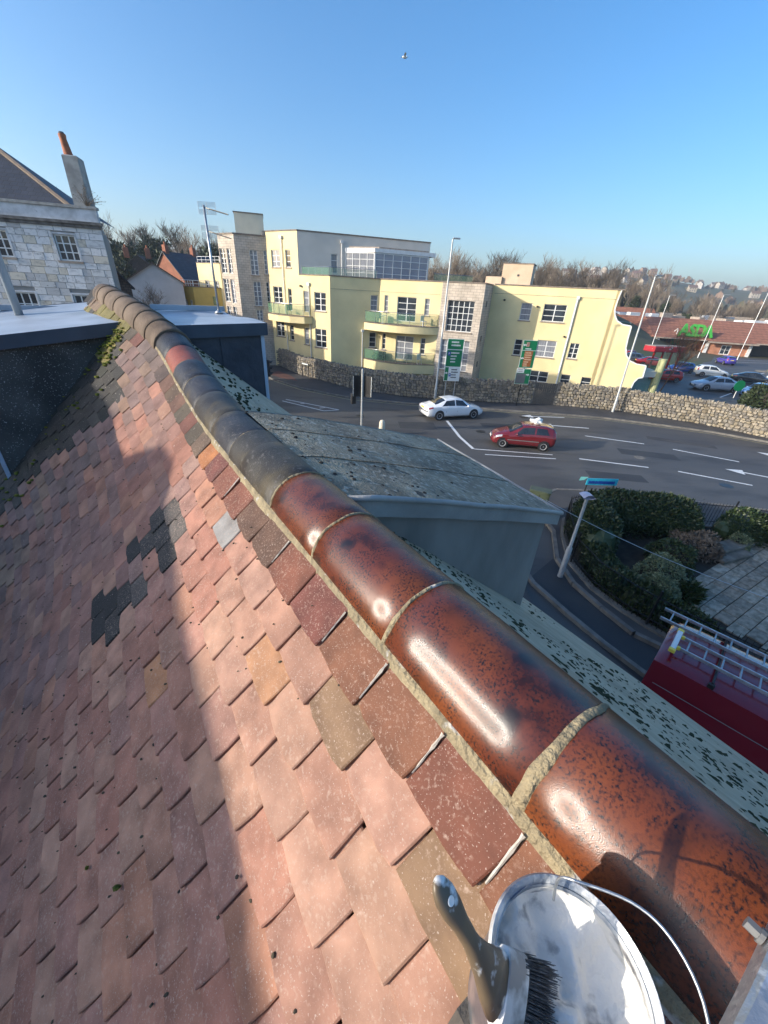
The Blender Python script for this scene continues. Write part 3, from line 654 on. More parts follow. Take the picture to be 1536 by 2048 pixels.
# tiled saddle beyond the left far dormer
# antenna mast and plain mast
def local(v, u, z): return (v * cos(HR) - u * sin(HR), v * sin(HR) + u * cos(HR), z)
am = thing('antenna_mast', 'silver mast with two grid-backed television antennas on the far dormer roof', 'antenna', local(1.17, 5.0, 7.725), 0)
b = MB(); b.tube([(0, 0, 0), (.0, .0, .95)], .0115, 8); b.build('pole', m_galv, am, smooth=True)
b = MB(); b.tube([(0, 0, 0), (0, 0, .03)], [.05, .02], 10); b.build('base_boot', m_galv, am, smooth=True)
for zz in (.93, .74):
    a = link('antenna', None, am)
    dirv = Vector((.86, -.42, -.2)).normalized(); o = Vector((.015, 0, zz)); sd = Vector((dirv.y, -dirv.x, 0)).normalized(); 
    b = MB(); b.tube([o - dirv * .03, o + dirv * .30], .006, 5); b.build('boom', m_black, a)
    b = MB(); 
    for q in range(12):
        c = o + dirv * (.08 + q * .018); b.tube([c - sd * .026, c + sd * .026], .0022, 4)
    b.build('element', m_black, a, kind='stuff')
    b = MB(); c = o + dirv * .02
    for q in range(5):
        for s_ in (-1, 1): z_ = Vector((0, 0, s_ * (.012 + q * .009))); b.tube([c - Vector((.085, 0, 0)) + z_, c + Vector((.085, 0, 0)) + z_], .0016, 4)
    for s_ in (-.085, 0, .085): b.tube([c + Vector((s_, 0, -.05)), c + Vector((s_, 0, .05))], .002, 4)
    b.build('reflector', m_galv, a, kind='stuff')
pm = thing('mast', 'plain pale grey pole standing on the far left dormer roof', 'pole', local(-.6, 5.6, 7.6))
b = MB(); b.tube([(0, 0, 0), (-.02, 0, 1.5)], .036, 12); b.build('pole', mat('pale_grey_pole', (.36, .4, .42), .5, col2=(.3, .34, .36), nscale=5), pm, smooth=True)
b = MB(); b.tube([(0, 0, -.01), (0, 0, .03)], [.075, .045], 10); b.build('base_boot', m_dkgrey, pm, smooth=True)

# --- unseen house added at the left to throw the long shade over the tiles
nb = thing('added_shade_house', 'unseen rendered house added left of the roof to shade its tiles', 'house', (0, 0, 0), HR)
b = MB(); b.prism([(-12.5, -5), (-5.5, -5), (-5.5, 13.6), (-12.5, 13.6)], -.1, 8.35); b.build('wall', m_hwall, nb)
b = MB()
PE = [(-5.1, 8.55), (1.2, 8.64), (1.89, 8.709), (2.04, 8.741), (2.21, 8.77), (2.45, 8.79), (2.84, 8.793), (3.2, 8.835), (3.6, 8.88), (3.75, 8.95), (3.86, 9.0), (4.15, 8.99), (4.3, 8.888), (4.46, 8.764), (4.75, 8.78), (4.99, 8.88), (5.5, 8.95), (13.7, 8.98)]  # added parapet edge, heights shaped so its shadow follows the line across the tiles
b.add([(-5.42, u_, z_) for u_, z_ in PE] + [(-12.6, 13.7, 8.98), (-12.6, -5.1, 8.36)], [tuple(range(len(PE) + 2))])
b.add([(-5.42, u_, z_) for u_, z_ in PE] + [(-5.42, 13.7, 8.2), (-5.42, -5.1, 8.2)], [tuple(range(len(PE) + 2))])
b.build('parapet', m_coping, nb)
b = MB(); b.bbox((-5.75, 4.0, 8.6), (.5, .34, .75), .03); ch = b.build('chimney', m_hwall, nb)  # added stack, placed for the soft bump in the shadow edge

# ================================================================== YELLOW APARTMENT BUILDING
def dv(a): return Vector((sin(R(a)), cos(R(a))))
P0, P1, P2, P3, P4, P5, PR = [Vector(p) for p in ((-13.597, 47.453), (-6.471, 43.0), (-1.688, 44.462), (4.254, 42.062), (7.975, 40.558), (9.474, 44.267), (19.916, 40.05))]
T1 = Vector((-9.895, 45.14)); SD = (P2 - P1).normalized(); E1 = T1 + SD * 13.75
apt = thing('apartment_building', 'long pale yellow rendered apartment building with curved balconies behind the stone wall', 'building')
def V3(p, z): return Vector((p[0], p[1], z))
class Face:
    """a vertical wall face from A to B (seen from outside A is on the left)"""
    def __init__(s, A, B): s.A = Vector(A); s.d = (Vector(B) - s.A); s.L = s.d.length; s.d.normalize(); s.n = Vector((s.d.y, -s.d.x))
    def p(s, t, z, out=0): q = s.A + s.d * t + s.n * out; return Vector((q.x, q.y, z))
    def wall(s, b, z0, z1, holes=(), depth=.16, t0=0, t1=None):
        t1 = s.L if t1 is None else t1
        ts = sorted({t0, t1, *[min(max(h[0], t0), t1) for h in holes], *[min(max(h[1], t0), t1) for h in holes]}); zs = sorted({z0, z1, *[min(max(h[2], z0), z1) for h in holes], *[min(max(h[3], z0), z1) for h in holes]})
        for a, c in zip(ts, ts[1:]):
            for e, f in zip(zs, zs[1:]):
                m, q = (a + c) / 2, (e + f) / 2
                if any(h[0] < m < h[1] and h[2] < q < h[3] for h in holes): continue
                b.quad(s.p(a, e), s.p(c, e), s.p(c, f), s.p(a, f))
        for h in holes:
            a, c, e, f = h; i = -depth
            b.quad(s.p(a, e), s.p(a, f), s.p(a, f, i), s.p(a, e, i)); b.quad(s.p(c, f), s.p(c, e), s.p(c, e, i), s.p(c, f, i))
            b.quad(s.p(a, f), s.p(c, f), s.p(c, f, i), s.p(a, f, i)); b.quad(s.p(c, e), s.p(a, e), s.p(a, e, i), s.p(c, e, i))
    def bar(s, b, a, c, e, f, o0, o1):
        vs = [s.p(a, e, o0), s.p(c, e, o0), s.p(c, f, o0), s.p(a, f, o0), s.p(a, e, o1), s.p(c, e, o1), s.p(c, f, o1), s.p(a, f, o1)]
        b.add(vs, [(4, 5, 6, 7), (0, 1, 5, 4), (1, 2, 6, 5), (2, 3, 7, 6), (3, 0, 4, 7), (3, 2, 1, 0)])
    def window(s, parent, h, nx=2, nz=3, depth=.16, sill=True, glass=None, fr=.055, mid=True, name='window'):
        a, c, e, f = h; b = MB(); o0, o1 = -depth + .005, -depth + .065
        s.bar(b, a, a + fr, e, f, o0, o1); s.bar(b, c - fr, c, e, f, o0, o1); s.bar(b, a + fr, c - fr, e, e + fr, o0, o1); s.bar(b, a + fr, c - fr, f - fr, f, o0, o1)
        for i in range(1, nx): t = a + (c - a) * i / nx; w_ = .045 if mid and nx == 2 else .03; s.bar(b, t - w_, t + w_, e + fr, f - fr, o0, o1 - .008)
        for i in range(1, nz): z = e + (f - e) * i / nz; s.bar(b, a + fr, c - fr, z - .024, z + .024, o0, o1 - .014)
        w_ = b.build(name, m_white, parent)
        b = MB(); o = -depth + .022; b.quad(s.p(a + .02, e + .02, o), s.p(c - .02, e + .02, o), s.p(c - .02, f - .02, o), s.p(a + .02, f - .02, o)); b.build('pane', glass or random.choice([m_glass, m_glass, m_glass_curt]), w_)
        if sill:
            b = MB(); s.bar(b, a - .1, c + .1, e - .11, e + .002, -.02, .07); b.build('sill', m_sill, w_)
def pipe(parent, face, t, z0, z1, r=.055, m=None, hopper=True, out=.09):
    b = MB(); b.tube([face.p(t, z0, out), face.p(t, z1, out)], r, 8)
    if hopper: q = face.p(t, z1, out); b.box((q.x, q.y, z1 + .1), (.26, .26, .24), math.atan2(face.d.y, face.d.x))
    b.build('drain_pipe', m or m_white, parent, smooth=40)
FL, FS, FR_, FB, F1 = Face(P0, P1), Face(P1, P2), Face(P2, P3), Face(P3, P4), Face(P5, PR)
F_br = Face(P4, P5)
TOP = 9.25; TOP2 = 12.88
wl = [((.6, 1.85, 9.88, 11.36), 2, 3), ((2.63, 3.33, 9.88, 11.36), 1, 3), ((.5, 1.85, 6.62, 8.15), 2, 3), ((2.67, 3.2, 6.0, 8.02), 1, 3), ((4.85, 5.55, 6.0, 7.9), 1, 3), ((6.34, 7.85, 6.2, 7.85), 2, 3), ((.55, 1.8, 3.35, 4.9), 2, 3), ((2.6, 3.2, 3.1, 4.6), 1, 3), ((4.75, 5.4, 2.9, 4.54), 1, 3), ((6.3, 7.82, 2.8, 4.55), 2, 3)]
ws = [((4.08, 4.82, 6.5, 7.88), 1, 3), ((4.06, 4.78, 3.05, 4.48), 1, 3)]
wr = [((.55, .97, 6.48, 7.92), 1, 3), ((1.96, 3.97, 5.72, 7.87), 2, 4), ((4.83, 5.34, 6.4, 7.84), 1, 3), ((.47, .87, 2.92, 4.46), 1, 3), ((2.05, 3.98, 2.12, 4.38), 2, 4), ((4.73, 5.26, 2.8, 4.35), 1, 3)]
wb = [((.72, 3.27, 5.2, 7.84), 5, 5), ((.5, 3.34, 1.62, 4.44), 5, 5)]
w1 = [((3.0, 4.02, 6.45, 7.96), 1, 3), ((5.1, 7.16, 6.5, 7.97), 2, 3), ((3.05, 3.8, 3.22, 4.72), 1, 3), ((5.2, 7.03, 3.3, 4.83), 2, 3), ((8.28, 9.12, 3.42, 4.8), 2, 3), ((5.1, 6.97, .9, 1.95), 2, 2), ((8.17, 9.09, .9, 1.9), 1, 2), ((10.1, 11.03, .9, 1.85), 1, 2)]
b = MB()
FL.wall(b, -.1, TOP, [x[0] for x in wl if x[0][3] < 9.3]); FL.wall(b, TOP, TOP2, [x[0] for x in wl if x[0][3] > 9.3], t1=(T1 - P0).length)
FS.wall(b, -.1, TOP, [x[0] for x in ws]); FR_.wall(b, -.1, TOP, [x[0] for x in wr]); F1.wall(b, -.1, TOP + .1, [x[0] for x in w1])
# stepped wave end of the front wall: profile outwards from PR along the wall
prof = [(0, TOP + .1), (-.08, 8.6), (-.1, 7.9), (.05, 7.4), (.38, 6.95), (.9, 6.68), (1.6, 6.6), (1.66, 6.55), (1.7, 5.6), (1.78, 4.8), (2.02, 4.15), (2.5, 3.7), (3.1, 3.5), (3.86, 3.45), (3.9, 3.35), (3.95, 2.4), (3.62, 2.3), (3.38, 1.9), (3.3, 1.2), (3.35, -.1)]
th = .3
for (t, z), (t2, z2) in zip(prof, prof[1:]):
    if z2 > z: continue
    b.quad(F1.p(F1.L - .3, z2), F1.p(F1.L + t2, z2), F1.p(F1.L + t, z), F1.p(F1.L - .3, z)) if True else 0
    b.quad(F1.p(F1.L + t2, z2, -th), F1.p(F1.L - .3, z2, -th), F1.p(F1.L - .3, z, -th), F1.p(F1.L + t, z, -th))
# hidden back and side walls
back = [PR + Vector((2.2, 8.5)), T1 + SD * 14 + Vector((2, 8)), P0 + Vector((3.2, 9.5))]
def seg(b, A, B_, z0, z1): b.quad(V3(A, z0), V3(B_, z0), V3(B_, z1), V3(A, z1))
pl = [PR, *back, P0]
for A, B_ in zip(pl, pl[1:]): seg(b, A, B_, -.1, TOP)
wall_o = b.build('wall', m_render, apt)
b = MB(); b.add([V3(p, TOP - .25) for p in (P0, P1, P2, P3, P4, P5, PR, *back)], [tuple(range(10))]); b.build('roof', m_dkgrey, apt)
# white coping following the wave
b = MB()
pts = [F1.p(F1.L + t, z, -.12) for t, z in prof]
for p, q in zip(pts, pts[1:]):
    dd = (q - p).normalized(); side = F1.n; e = dd.cross(Vector((side.x, side.y, 0))).normalized() * .05; s3 = Vector((side.x, side.y, 0)) * .17
    b.quad(p + e + s3, q + e + s3, q + e - s3, p + e - s3); b.quad(p - e + s3, q - e + s3, q + e + s3, p + e + s3)
b.build('wave_coping', m_white, apt)
# parapet copings
b = MB()
def cop(F, z, t0=None, t1=None, w=.34, h=.1):
    t0 = -.04 if t0 is None else t0; t1 = F.L + .04 if t1 is None else t1; F.bar(b, t0, t1, z, z + h, -w + .05, .06)
cop(FL, TOP, t0=(T1 - P0).length + .01, t1=FL.L - .02); cop(FS, TOP, t0=.03, t1=FS.L - .05); cop(FR_, TOP + .004); cop(FB, TOP + .008, t0=.05); cop(F1, TOP + .1, t0=.1, t1=F1.L + .3); cop(F_br, TOP + .012, t0=.35, t1=F_br.L - .1)
b.build('parapet_coping', m_coping, apt)
for F, ws_ in ((FL, wl), (FS, ws), (FR_, wr), (F1, w1)):
    for h, nx, nz in ws_: F.window(apt, h, nx, nz, sill=(h[3] - h[2] < 1.9), glass=(m_glass_curt if (F is FR_ and h[2] < 3 and h[1] - h[0] > 1) else None))
# string lines
b = MB(); F1.bar(b, .2, F1.L - .2, 8.62, 8.65, 0, .012); FS.bar(b, .05, FS.L - .1, 8.2, 8.225, 0, .01); FR_.bar(b, .1, FR_.L - .1, 8.2, 8.225, 0, .01); b.build('string_course', m_coping, apt)
pipe(apt, F1, 7.9, .2, 8.5, .09); pipe(apt, FL, 2.25, .3, 12.3, .05); pipe(apt, FL, 5.7, .3, 8.4, .055); pipe(apt, FS, 3.3, .3, 4.5, .05)
# vents and small fittings
for z in (2.0, 4.4, 7.4): 
    b = MB(); F_br.bar(b, 1.5, 1.95, z, z + .5, -.02, .03); b.build('vent', m_dkgrey, apt)
for (F, t, z) in ((F1, 4.5, 7.7), (F1, 7.55, 5.3), (F1, 1.3, 8.1), (FL, 4.6, 8.3)):
    b = MB(); q = F.p(t, z, .12); b.bbox(q, (.16, .22, .16), .03); b.build('wall_light', m_black, apt)
# stone clad bay
b = MB(); FB.wall(b, -.1, TOP, [x[0] for x in wb], depth=.25); F_br.wall(b, -.1, TOP)
Face(P3 + (P3 - P4).normalized() * 0 + FB.n * -1.2, P3).wall(b, -.1, TOP); b.build('stone_bay', m_tower, apt)
for h, nx, nz in wb: FB.window(apt, h, nx, nz, depth=.25, glass=m_glass_curt if h[2] < 3 else m_glass)
# curved balconies
def balcony(pl, zf, zs, name, rail=True, glass_h=1.05, lab=None):
    """slab outline pl (outer edge, left to right), floor zf, soffit zs"""
    bal = link(name, None, apt, label=lab)
    b = MB(); inner = [FS.p(3.6, 0).xy, FS.p(4.98, 0, .0).xy, FR_.p(FR_.L - .05, 0).xy] if not isinstance(pl, tuple) else pl[1]
    out = pl if not isinstance(pl, tuple) else pl[0]
    poly = [p for p in out] + list(reversed(inner)); b.prism([(p.x, p.y) for p in poly], zs, zf - .06); b.build('slab', m_render, bal)
    b = MB(); cen = sum(out, Vector((0, 0))) / len(out)
    oo = [p + (p - cen).normalized() * .05 for p in out]; b.prism([(p.x, p.y) for p in oo + list(reversed(inner))], zf - .058, zf); b.build('slab_edge', m_coping, bal)
    ins = [p + (cen - p).normalized() * .12 for p in out]; L_ = [0]
    b = MB()
    for p, q in zip(ins, ins[1:]):
        b.quad(V3(p, zf + .1), V3(q, zf + .1), V3(q, zf + glass_h - .08), V3(p, zf + glass_h - .08))
    b.build('glass_panel', m_ggreen, bal, smooth=False)
    b = MB(); b.tube([V3(p, zf + glass_h) for p in ins], .024, 6); b.build('handrail', m_steel, bal, smooth=True)
    step = max(1, len(ins) // 6)
    for p in ins[::step] + [ins[-1]]:
        b = MB(); b.tube([V3(p, zf), V3(p, zf + glass_h)], .02, 6); b.build('rail_post', m_steel, bal)
    return bal
def arc(A, B_, bulge, n=18):
    A, B_ = Vector(A), Vector(B_); d = B_ - A; nn = Vector((d.y, -d.x)).normalized()
    return [A + d * (i / n) + nn * bulge * (1 - (2 * i / n - 1) ** 2) for i in range(n + 1)]
la = FS.p(3.45, 0, .05).xy; lb = P3 + (P4 - P3).normalized() * .05 + FB.n * .02
ou = arc(la, lb, 1.35)
balcony(ou, 5.45, 4.75, 'balcony', lab='upper curved balcony'); balcony(ou, 1.95, 1.05, 'balcony', lab='lower curved balcony')
lin = [FL.p(.1, 0).xy, FL.p(6.0, 0).xy]
lo_ = [FL.p(.05, 0, .05).xy, FL.p(.4, 0, .9).xy, FL.p(1.6, 0, 1.25).xy, FL.p(2.6, 0, 1.5).xy, FL.p(4.2, 0, 1.5).xy, FL.p(5.7, 0, .9).xy, FL.p(6.0, 0, .05).xy]
balcony((lo_, lin), 5.62, 4.95, 'balcony', lab='wedge shaped balcony on the left lit face')
# balcony furniture
def cafe_set(c, z, m):
    x, y = c; t = thing('balcony_table', '', 'table', (x, y, z)); b = MB(); b.lathe([(.0, .7), (.33, .7), (.33, .73), (0, .73)], 14); b.tube([(0, 0, 0), (0, 0, .7)], .03, 6); b.lathe([(.2, 0), (.2, .03), (0, .03)], 10); b.build('table', m, t); return t
def chair_o(c, z, rz, m):
    t = thing('balcony_chair', '', 'chair', (c[0], c[1], z), rz); b = MB(); b.box((0, 0, .44), (.44, .44, .04)); b.build('seat', m, t); b = MB(); b.box((0, .2, .7), (.42, .04, .5)); b.build('backrest', m, t)
    for sx in (-.19, .19):
        for sy in (-.19, .19): b = MB(); b.box((sx, sy, .21), (.035, .035, .42)); b.build('leg', m, t)
    return t
q = FR_.p(.9, 0, 1.0); tag(cafe_set(q.xy, 5.45, m_white), 'small round white table on the upper curved balcony')
q = FR_.p(5.1, 0, .8); tag(chair_o(q.xy, 5.45, .6, m_white), 'white chair at the right end of the upper curved balcony')
q = FR_.p(.35, 0, .9); tag(chair_o(q.xy, 5.45, -1.0, m_dkgrey), 'dark chair beside the white table on the upper balcony')
q = FR_.p(5.0, 0, .7); tag(chair_o(q.xy, 1.95, .3, m_swhite), 'white chair on the lower curved balcony')
t = thing('garden_sofa', 'black wicker sofa on the lower curved balcony', 'sofa', FR_.p(.5, 1.95, .75), math.atan2(FR_.d.y, FR_.d.x)); b = MB(); b.bbox((0, 0, .22), (1.3, .7, .42), .04); b.build('seat', m_black, t); b = MB(); b.bbox((0, .3, .55), (1.3, .16, .5), .04); b.build('backrest', m_black, t)
q = FL.p(3.4, 0, .7); tag(chair_o(q.xy, 5.62, .3, m_boxg), 'green chair on the wedge shaped balcony'); 
# top floor block with pale side
FT = Face(T1, E1)
wt = [((3.25, 3.9, 9.6, 11.25), 1, 3)]
b = MB(); FT.wall(b, TOP - .2, TOP2, [x[0] for x in wt]); seg(b, E1, E1 + Vector((-2, 6.5)), TOP - .2, TOP2); seg(b, E1 + Vector((-2, 6.5)), P0 + Vector((2.4, 7)), TOP - .2, TOP2); seg(b, P0 + Vector((2.4, 7)), P0, TOP - .2, TOP2)
b.build('top_storey_wall', m_cream, apt)
b = MB(); b.add([V3(p, TOP2 - .2) for p in (P0, T1, E1, E1 + Vector((-2, 6.5)), P0 + Vector((2.4, 7)))], [(0, 1, 2, 3, 4)]); b.build('top_roof', m_dkgrey, apt)
b = MB(); cop(FT, TOP2); FL.bar(b, -.04, (T1 - P0).length + .05, TOP2 + .004, TOP2 + .1, -.3, .06); b.build('top_coping', m_coping, apt)
for h, nx, nz in wt: FT.window(apt, h, nx, nz, sill=False)
pipe(apt, FT, 4.35, 9.3, 12.2, .05)
# white conservatory
con = link('conservatory', None, apt, label='white framed glazed conservatory on the roof terrace')
Q0 = FT.p(4.75, 0, .02).xy; dc = dv(112)
CX = (760 - 768) / 772
# corner where the ray seen at the glazing corner meets the left glazing line
Qc = Q0 + dc * 3.25; Qr = Qc + SD * 5.6; Qb = Qr + Vector((-SD.y, SD.x)) * 2.2
CA, CB, CC = Face(Q0, Qc), Face(Qc, Qr), Face(Qr, Qb)
for F, nx, gl in ((CA, 4, m_glass_curt), (CB, 6, mat('pale_reflecting_glass', (.2, .22, .28), .06, spec=.9, col2=(.3, .31, .36), nscale=.6)), (CC, 2, m_glass)):
    F.window(con, (.0, F.L, 9.2, 11.5), nx, 4, depth=0, sill=False, glass=gl, fr=.09, mid=False, name='glazing')
b = MB(); ol = [Q0 + dc * -.2, Qc + (dc - SD) * .22, Qr + SD * .55 + dc * .2, Qb + SD * .55]; b.prism([(p.x, p.y) for p in ol], 11.52, 11.85); b.build('canopy', m_white, con)
b = MB(); ol2 = [Q0 + dc * .4, Qc + SD * .4, Qr, Qb]; b.prism([(p.x, p.y) for p in ol2], 11.85, 11.98); b.build('canopy_top', m_sill, con)
# terrace glass balustrade
tb = link('terrace_balustrade', None, apt)
tp = [FL.p((T1 - P0).length + .2, 0, -.25).xy, FL.p(FL.L - .3, 0, -.25).xy, FS.p(.3, 0, -.3).xy, FS.p(FS.L - .3, 0, -.3).xy]
b = MB()
for p, q in zip(tp, tp[1:]): b.quad(V3(p, 9.35), V3(q, 9.35), V3(q, 9.95), V3(p, 9.95))
b.build('glass_panel', m_ggreen, tb); b = MB(); b.tube([V3(p, 10.02) for p in tp], .025, 6); b.build('handrail', m_steel, tb)
for p, q in zip(tp, tp[1:]):
    n_ = max(1, round((q - p).length / 1.0))
    for i in range(n_ + 1): b = MB(); c = p.lerp(q, i / n_); b.tube([V3(c, 9.25), V3(c, 10.02)], .02, 5); b.build('rail_post', m_steel, tb)
# darker balustrade right of the conservatory and small roof houses
tp = [Qr + SD * .8, Qr + SD * 4.6 + dc * .6]
b = MB(); b.quad(V3(tp[0], 9.2), V3(tp[1], 9.2), V3(tp[1], 10.1), V3(tp[0], 10.1)); b.build('glass_panel', m_ggreen, tb); b = MB(); b.tube([V3(p, 10.12) for p in tp], .025, 6); b.build('handrail', m_steel, tb)
m_peach = mat('peach_render', hexc('d6bda2'), .85, col2=hexc('c7ad92'), nscale=1, bump=.2)
b = MB(); q = F1.p(1.75, 0, -3.2); b.bbox((q.x, q.y, 10.15), (2.9, 2.4, 2.2), .02, R(-22)); q2 = F1.p(-.4, 0, -2.7); b.bbox((q2.x, q2.y, 9.62), (1.6, 2, 1.0), .02, R(-22)); b.build('roof_house', m_peach, apt)
b = MB(); b.box((q.x, q.y, 11.29), (3.0, 2.5, .08), R(-22)); b.build('roof_house_coping', m_coping, apt); b = MB(); qq = F1.p(1.9, 10.3, -1.98); b.box(qq, (.18, .03, .18), R(-22)); b.build('vent', m_dkgrey, apt)
# right end terraces with glass and curved pier
rt = link('end_terrace', None, apt, label='terraced right end with green glass balustrades')
def ep(t, o): return F1.p(F1.L + t, 0, -o).xy
b = MB()
for poly, z0, z1 in (([ep(.0, .3), ep(1.55, .3), ep(1.7, 3), ep(0, 6)], 5.55, 5.75), ([ep(1.4, .3), ep(3.7, .3), ep(5.4, 1.6), ep(4.8, 4), ep(1.5, 6)], 2.35, 2.85)):
    b.prism([(p.x, p.y) for p in poly], z0, z1)
b.build('terrace_slab', m_cream, rt)
b = MB()
for (t, o) in ((5.4, 1.7),): p = ep(t, o); b.prism([(p.x + .35 * cos(k * pi / 6), p.y + .35 * sin(k * pi / 6)) for k in range(12)], -.1, 4.0)
b.build('curved_pier', mat('lime_render', hexc('b9b98a'), .8, col2=hexc('a5a67a'), nscale=2), rt, smooth=40)
b = MB()
for A, B_, z0, z1 in ((ep(3.8, .25), ep(5.2, 1.5), 2.9, 3.95), (ep(1.7, 3), ep(0, 6), 5.8, 6.8), (ep(3.2, .5), ep(5.0, 1.6), .4, 2.2), (ep(1.6, .4), ep(1.75, 3), 5.8, 6.8)): b.quad(V3(A, z0), V3(B_, z0), V3(B_, z1), V3(A, z1))
b.build('glass_panel', m_ggreen, rt)
b = MB(); b.tube([V3(p, 3.97) for p in (ep(3.8, .25), ep(5.2, 1.5))], .03, 6); b.tube([V3(p, 6.82) for p in (ep(1.6, .4), ep(1.75, 3), ep(0, 6))], .03, 6); b.build('handrail', m_steel, rt)
b = MB(); seg(b, ep(-.05, .3), ep(.0, 6), 2.4, TOP); seg(b, ep(1.45, 3.0), ep(1.45, 8), 0, 5.6); b.build('end_wall', m_cream, rt)

# ---- tower part left
tower = thing('stone_tower_block', 'sand coloured blockwork stair tower with pale lift house and tall glazed bays', 'building')
Tc = Vector((-16.568, 46.545)); Tl = Vector((-18.742, 47.903)); TR = P0 + SD * -.02
FTR, FTL = Face(Tc, TR), Face(Tl, Tc)
wtr = [(1.36, 2.13, 9.06, 11.26), (1.42, 2.19, 6.2, 8.49), (1.49, 2.12, 4.1, 5.82), (2.72, 3.05, 9.2, 11.3), (2.72, 3.05, 6.2, 8.5)]
wtl = [(1.25, .0, 0, 0)]
wtl = [(FTL.L - 2.5, FTL.L - 1.62, 9.1, 11.3), (FTL.L - 1.32, FTL.L - .68, 9.1, 11.26), (FTL.L - 2.5, FTL.L - 1.65, 6.45, 8.6), (FTL.L - 1.34, FTL.L - .69, 6.35, 8.55), (FTL.L - 2.45, FTL.L - 1.8, 3.9, 6.0), (FTL.L - 1.42, FTL.L - .8, 3.9, 6.0)]
b = MB(); FTR.wall(b, -.1, 12.45, wtr); b.build('blockwork_wall', m_tower, tower)
b = MB(); FTL.wall(b, -.1, 12.45, wtl); seg(b, Vector((-13.9, 54)), Vector((-17.5, 54)), -.1, 12.45); seg(b, Vector((-17.5, 54)), Tl, -.1, 12.45); b.build('wall', m_tower, tower)
b = MB(); b.add([V3(p, 12.35) for p in (Tl, Tc, TR, Vector((-13.9, 54)), Vector((-17.5, 54)))], [(0, 1, 2, 3, 4)]); b.build('roof', m_dkgrey, tower)
b = MB(); FTR.bar(b, -.05, FTR.L, 12.45, 12.58, -.3, .06); FTL.bar(b, -.05, FTL.L - .07, 12.454, 12.58, -.3, .06); b.build('coping', m_coping, tower)
for h in wtr: FTR.window(tower, h, 1 if h[1] - h[0] < .5 else 2, 5, sill=True)
for h in wtl: FTL.window(tower, h, 2, 5, sill=False)
b = MB(); a0, a1, a2, a3 = [FTR.p(t, 0, o).xy for t, o in ((.25, -.35), (3.0, -.35), (3.0, -3), (.25, -3))]; b.prism([(p.x, p.y) for p in (a0, a1, a2, a3)], 12.4, 14.28); b.build('lift_house', mat('pale_yellow_render', (.84, .74, .55), .85, col2=(.76, .67, .5), nscale=1), tower)
b = MB(); b.prism([(p.x, p.y) for p in (a0 + Vector((-.06, -.06)), a1 + Vector((.06, -.06)), a2 + Vector((.06, .06)), a3 + Vector((-.06, .06)))], 14.281, 14.36); b.build('lift_house_coping', m_coping, tower)
b = MB(); q = FTR.p(2.95, 12.75, -.1); b.lathe([(0, .06), (.18, .03), (.26, 0), (.18, .02), (0, .04)], 14, M=Matrix.Translation(q) @ Matrix.Rotation(R(70), 4, 'X')); b.build('satellite_dish', m_dkgrey, tower)
# low yellow wings further left
def wing(name, lab, A, dirA, La, dirB, Lb, top, m, wins):
    t = thing(name, lab, 'building'); A = Vector(A); FA = Face(A - dv(dirA) * -La, A) if False else Face(A + dv(dirA) * La, A); FBk = Face(A, A + dv(dirB) * Lb)
    b = MB(); FA.wall(b, -.1, top, [h for f, h in wins if f == 0]); FBk.wall(b, -.1, top, [h for f, h in wins if f == 1]); c = A + dv(dirB) * Lb; e = A + dv(dirA) * La; bk = c + dv(dirA) * La
    seg(b, c, bk, -.1, top); seg(b, bk, e, -.1, top); b.build('wall', m, t)
    b = MB(); b.add([V3(p, top - .1) for p in (e, A, c, bk)], [(0, 1, 2, 3)]); b.build('roof', m_dkgrey, t)
    b = MB(); FA.bar(b, 0, FA.L, top, top + .09, -.25, .06); FBk.bar(b, .06, FBk.L, top, top + .09, -.25, .06); b.build('coping', m_coping, t)
    b = MB()
    for F in (FA, FBk):
        for z in (.35, .7): b.tube([F.p(.1, top + z, -.15), F.p(F.L - .1, top + z, -.15)], .025, 5)
        for k in range(6): b.tube([F.p(.1 + (F.L - .2) * k / 5, top, -.15), F.p(.1 + (F.L - .2) * k / 5, top + .7, -.15)], .025, 5)
    b.build('roof_railing', m_white, t, kind='stuff')
    for f, h in wins: (FA, FBk)[f].window(t, h, 2, 3)
    return t, FA, FBk
m_yel2 = mat('deep_yellow_render', (.55, .42, .12), .85, col2=(.48, .36, .1), nscale=1, bump=.2)
wg, wa, wbk = wing('yellow_wing', 'narrow yellow wing with green balcony panel left of the stone tower', (-21.3, 54.0), -58, 4.5, 73, 5, 10.2, m_render, [(0, (1.2, 2.1, 6.9, 8.4)), (0, (3.2, 3.9, 6.9, 8.4)), (0, (1.2, 2.2, 3.8, 5.1))])
b = MB(); wa.bar(b, .9, 4.3, 5.4, 5.7, .0, .9); b.build('balcony_slab', m_render, wg); b = MB(); wa.bar(b, .95, 4.25, 5.75, 6.7, .82, .86); b.build('glass_panel', m_ggreen, wg)
wing('yellow_annexe', 'small deep yellow flat roofed annexe below the gabled white house', (-24.6, 53.2), -58, 2.6, 73, 3.2, 7.6, m_yel2, [(0, (.4, 1.0, 4.9, 6.2)), (0, (1.5, 2.1, 4.9, 6.2))])

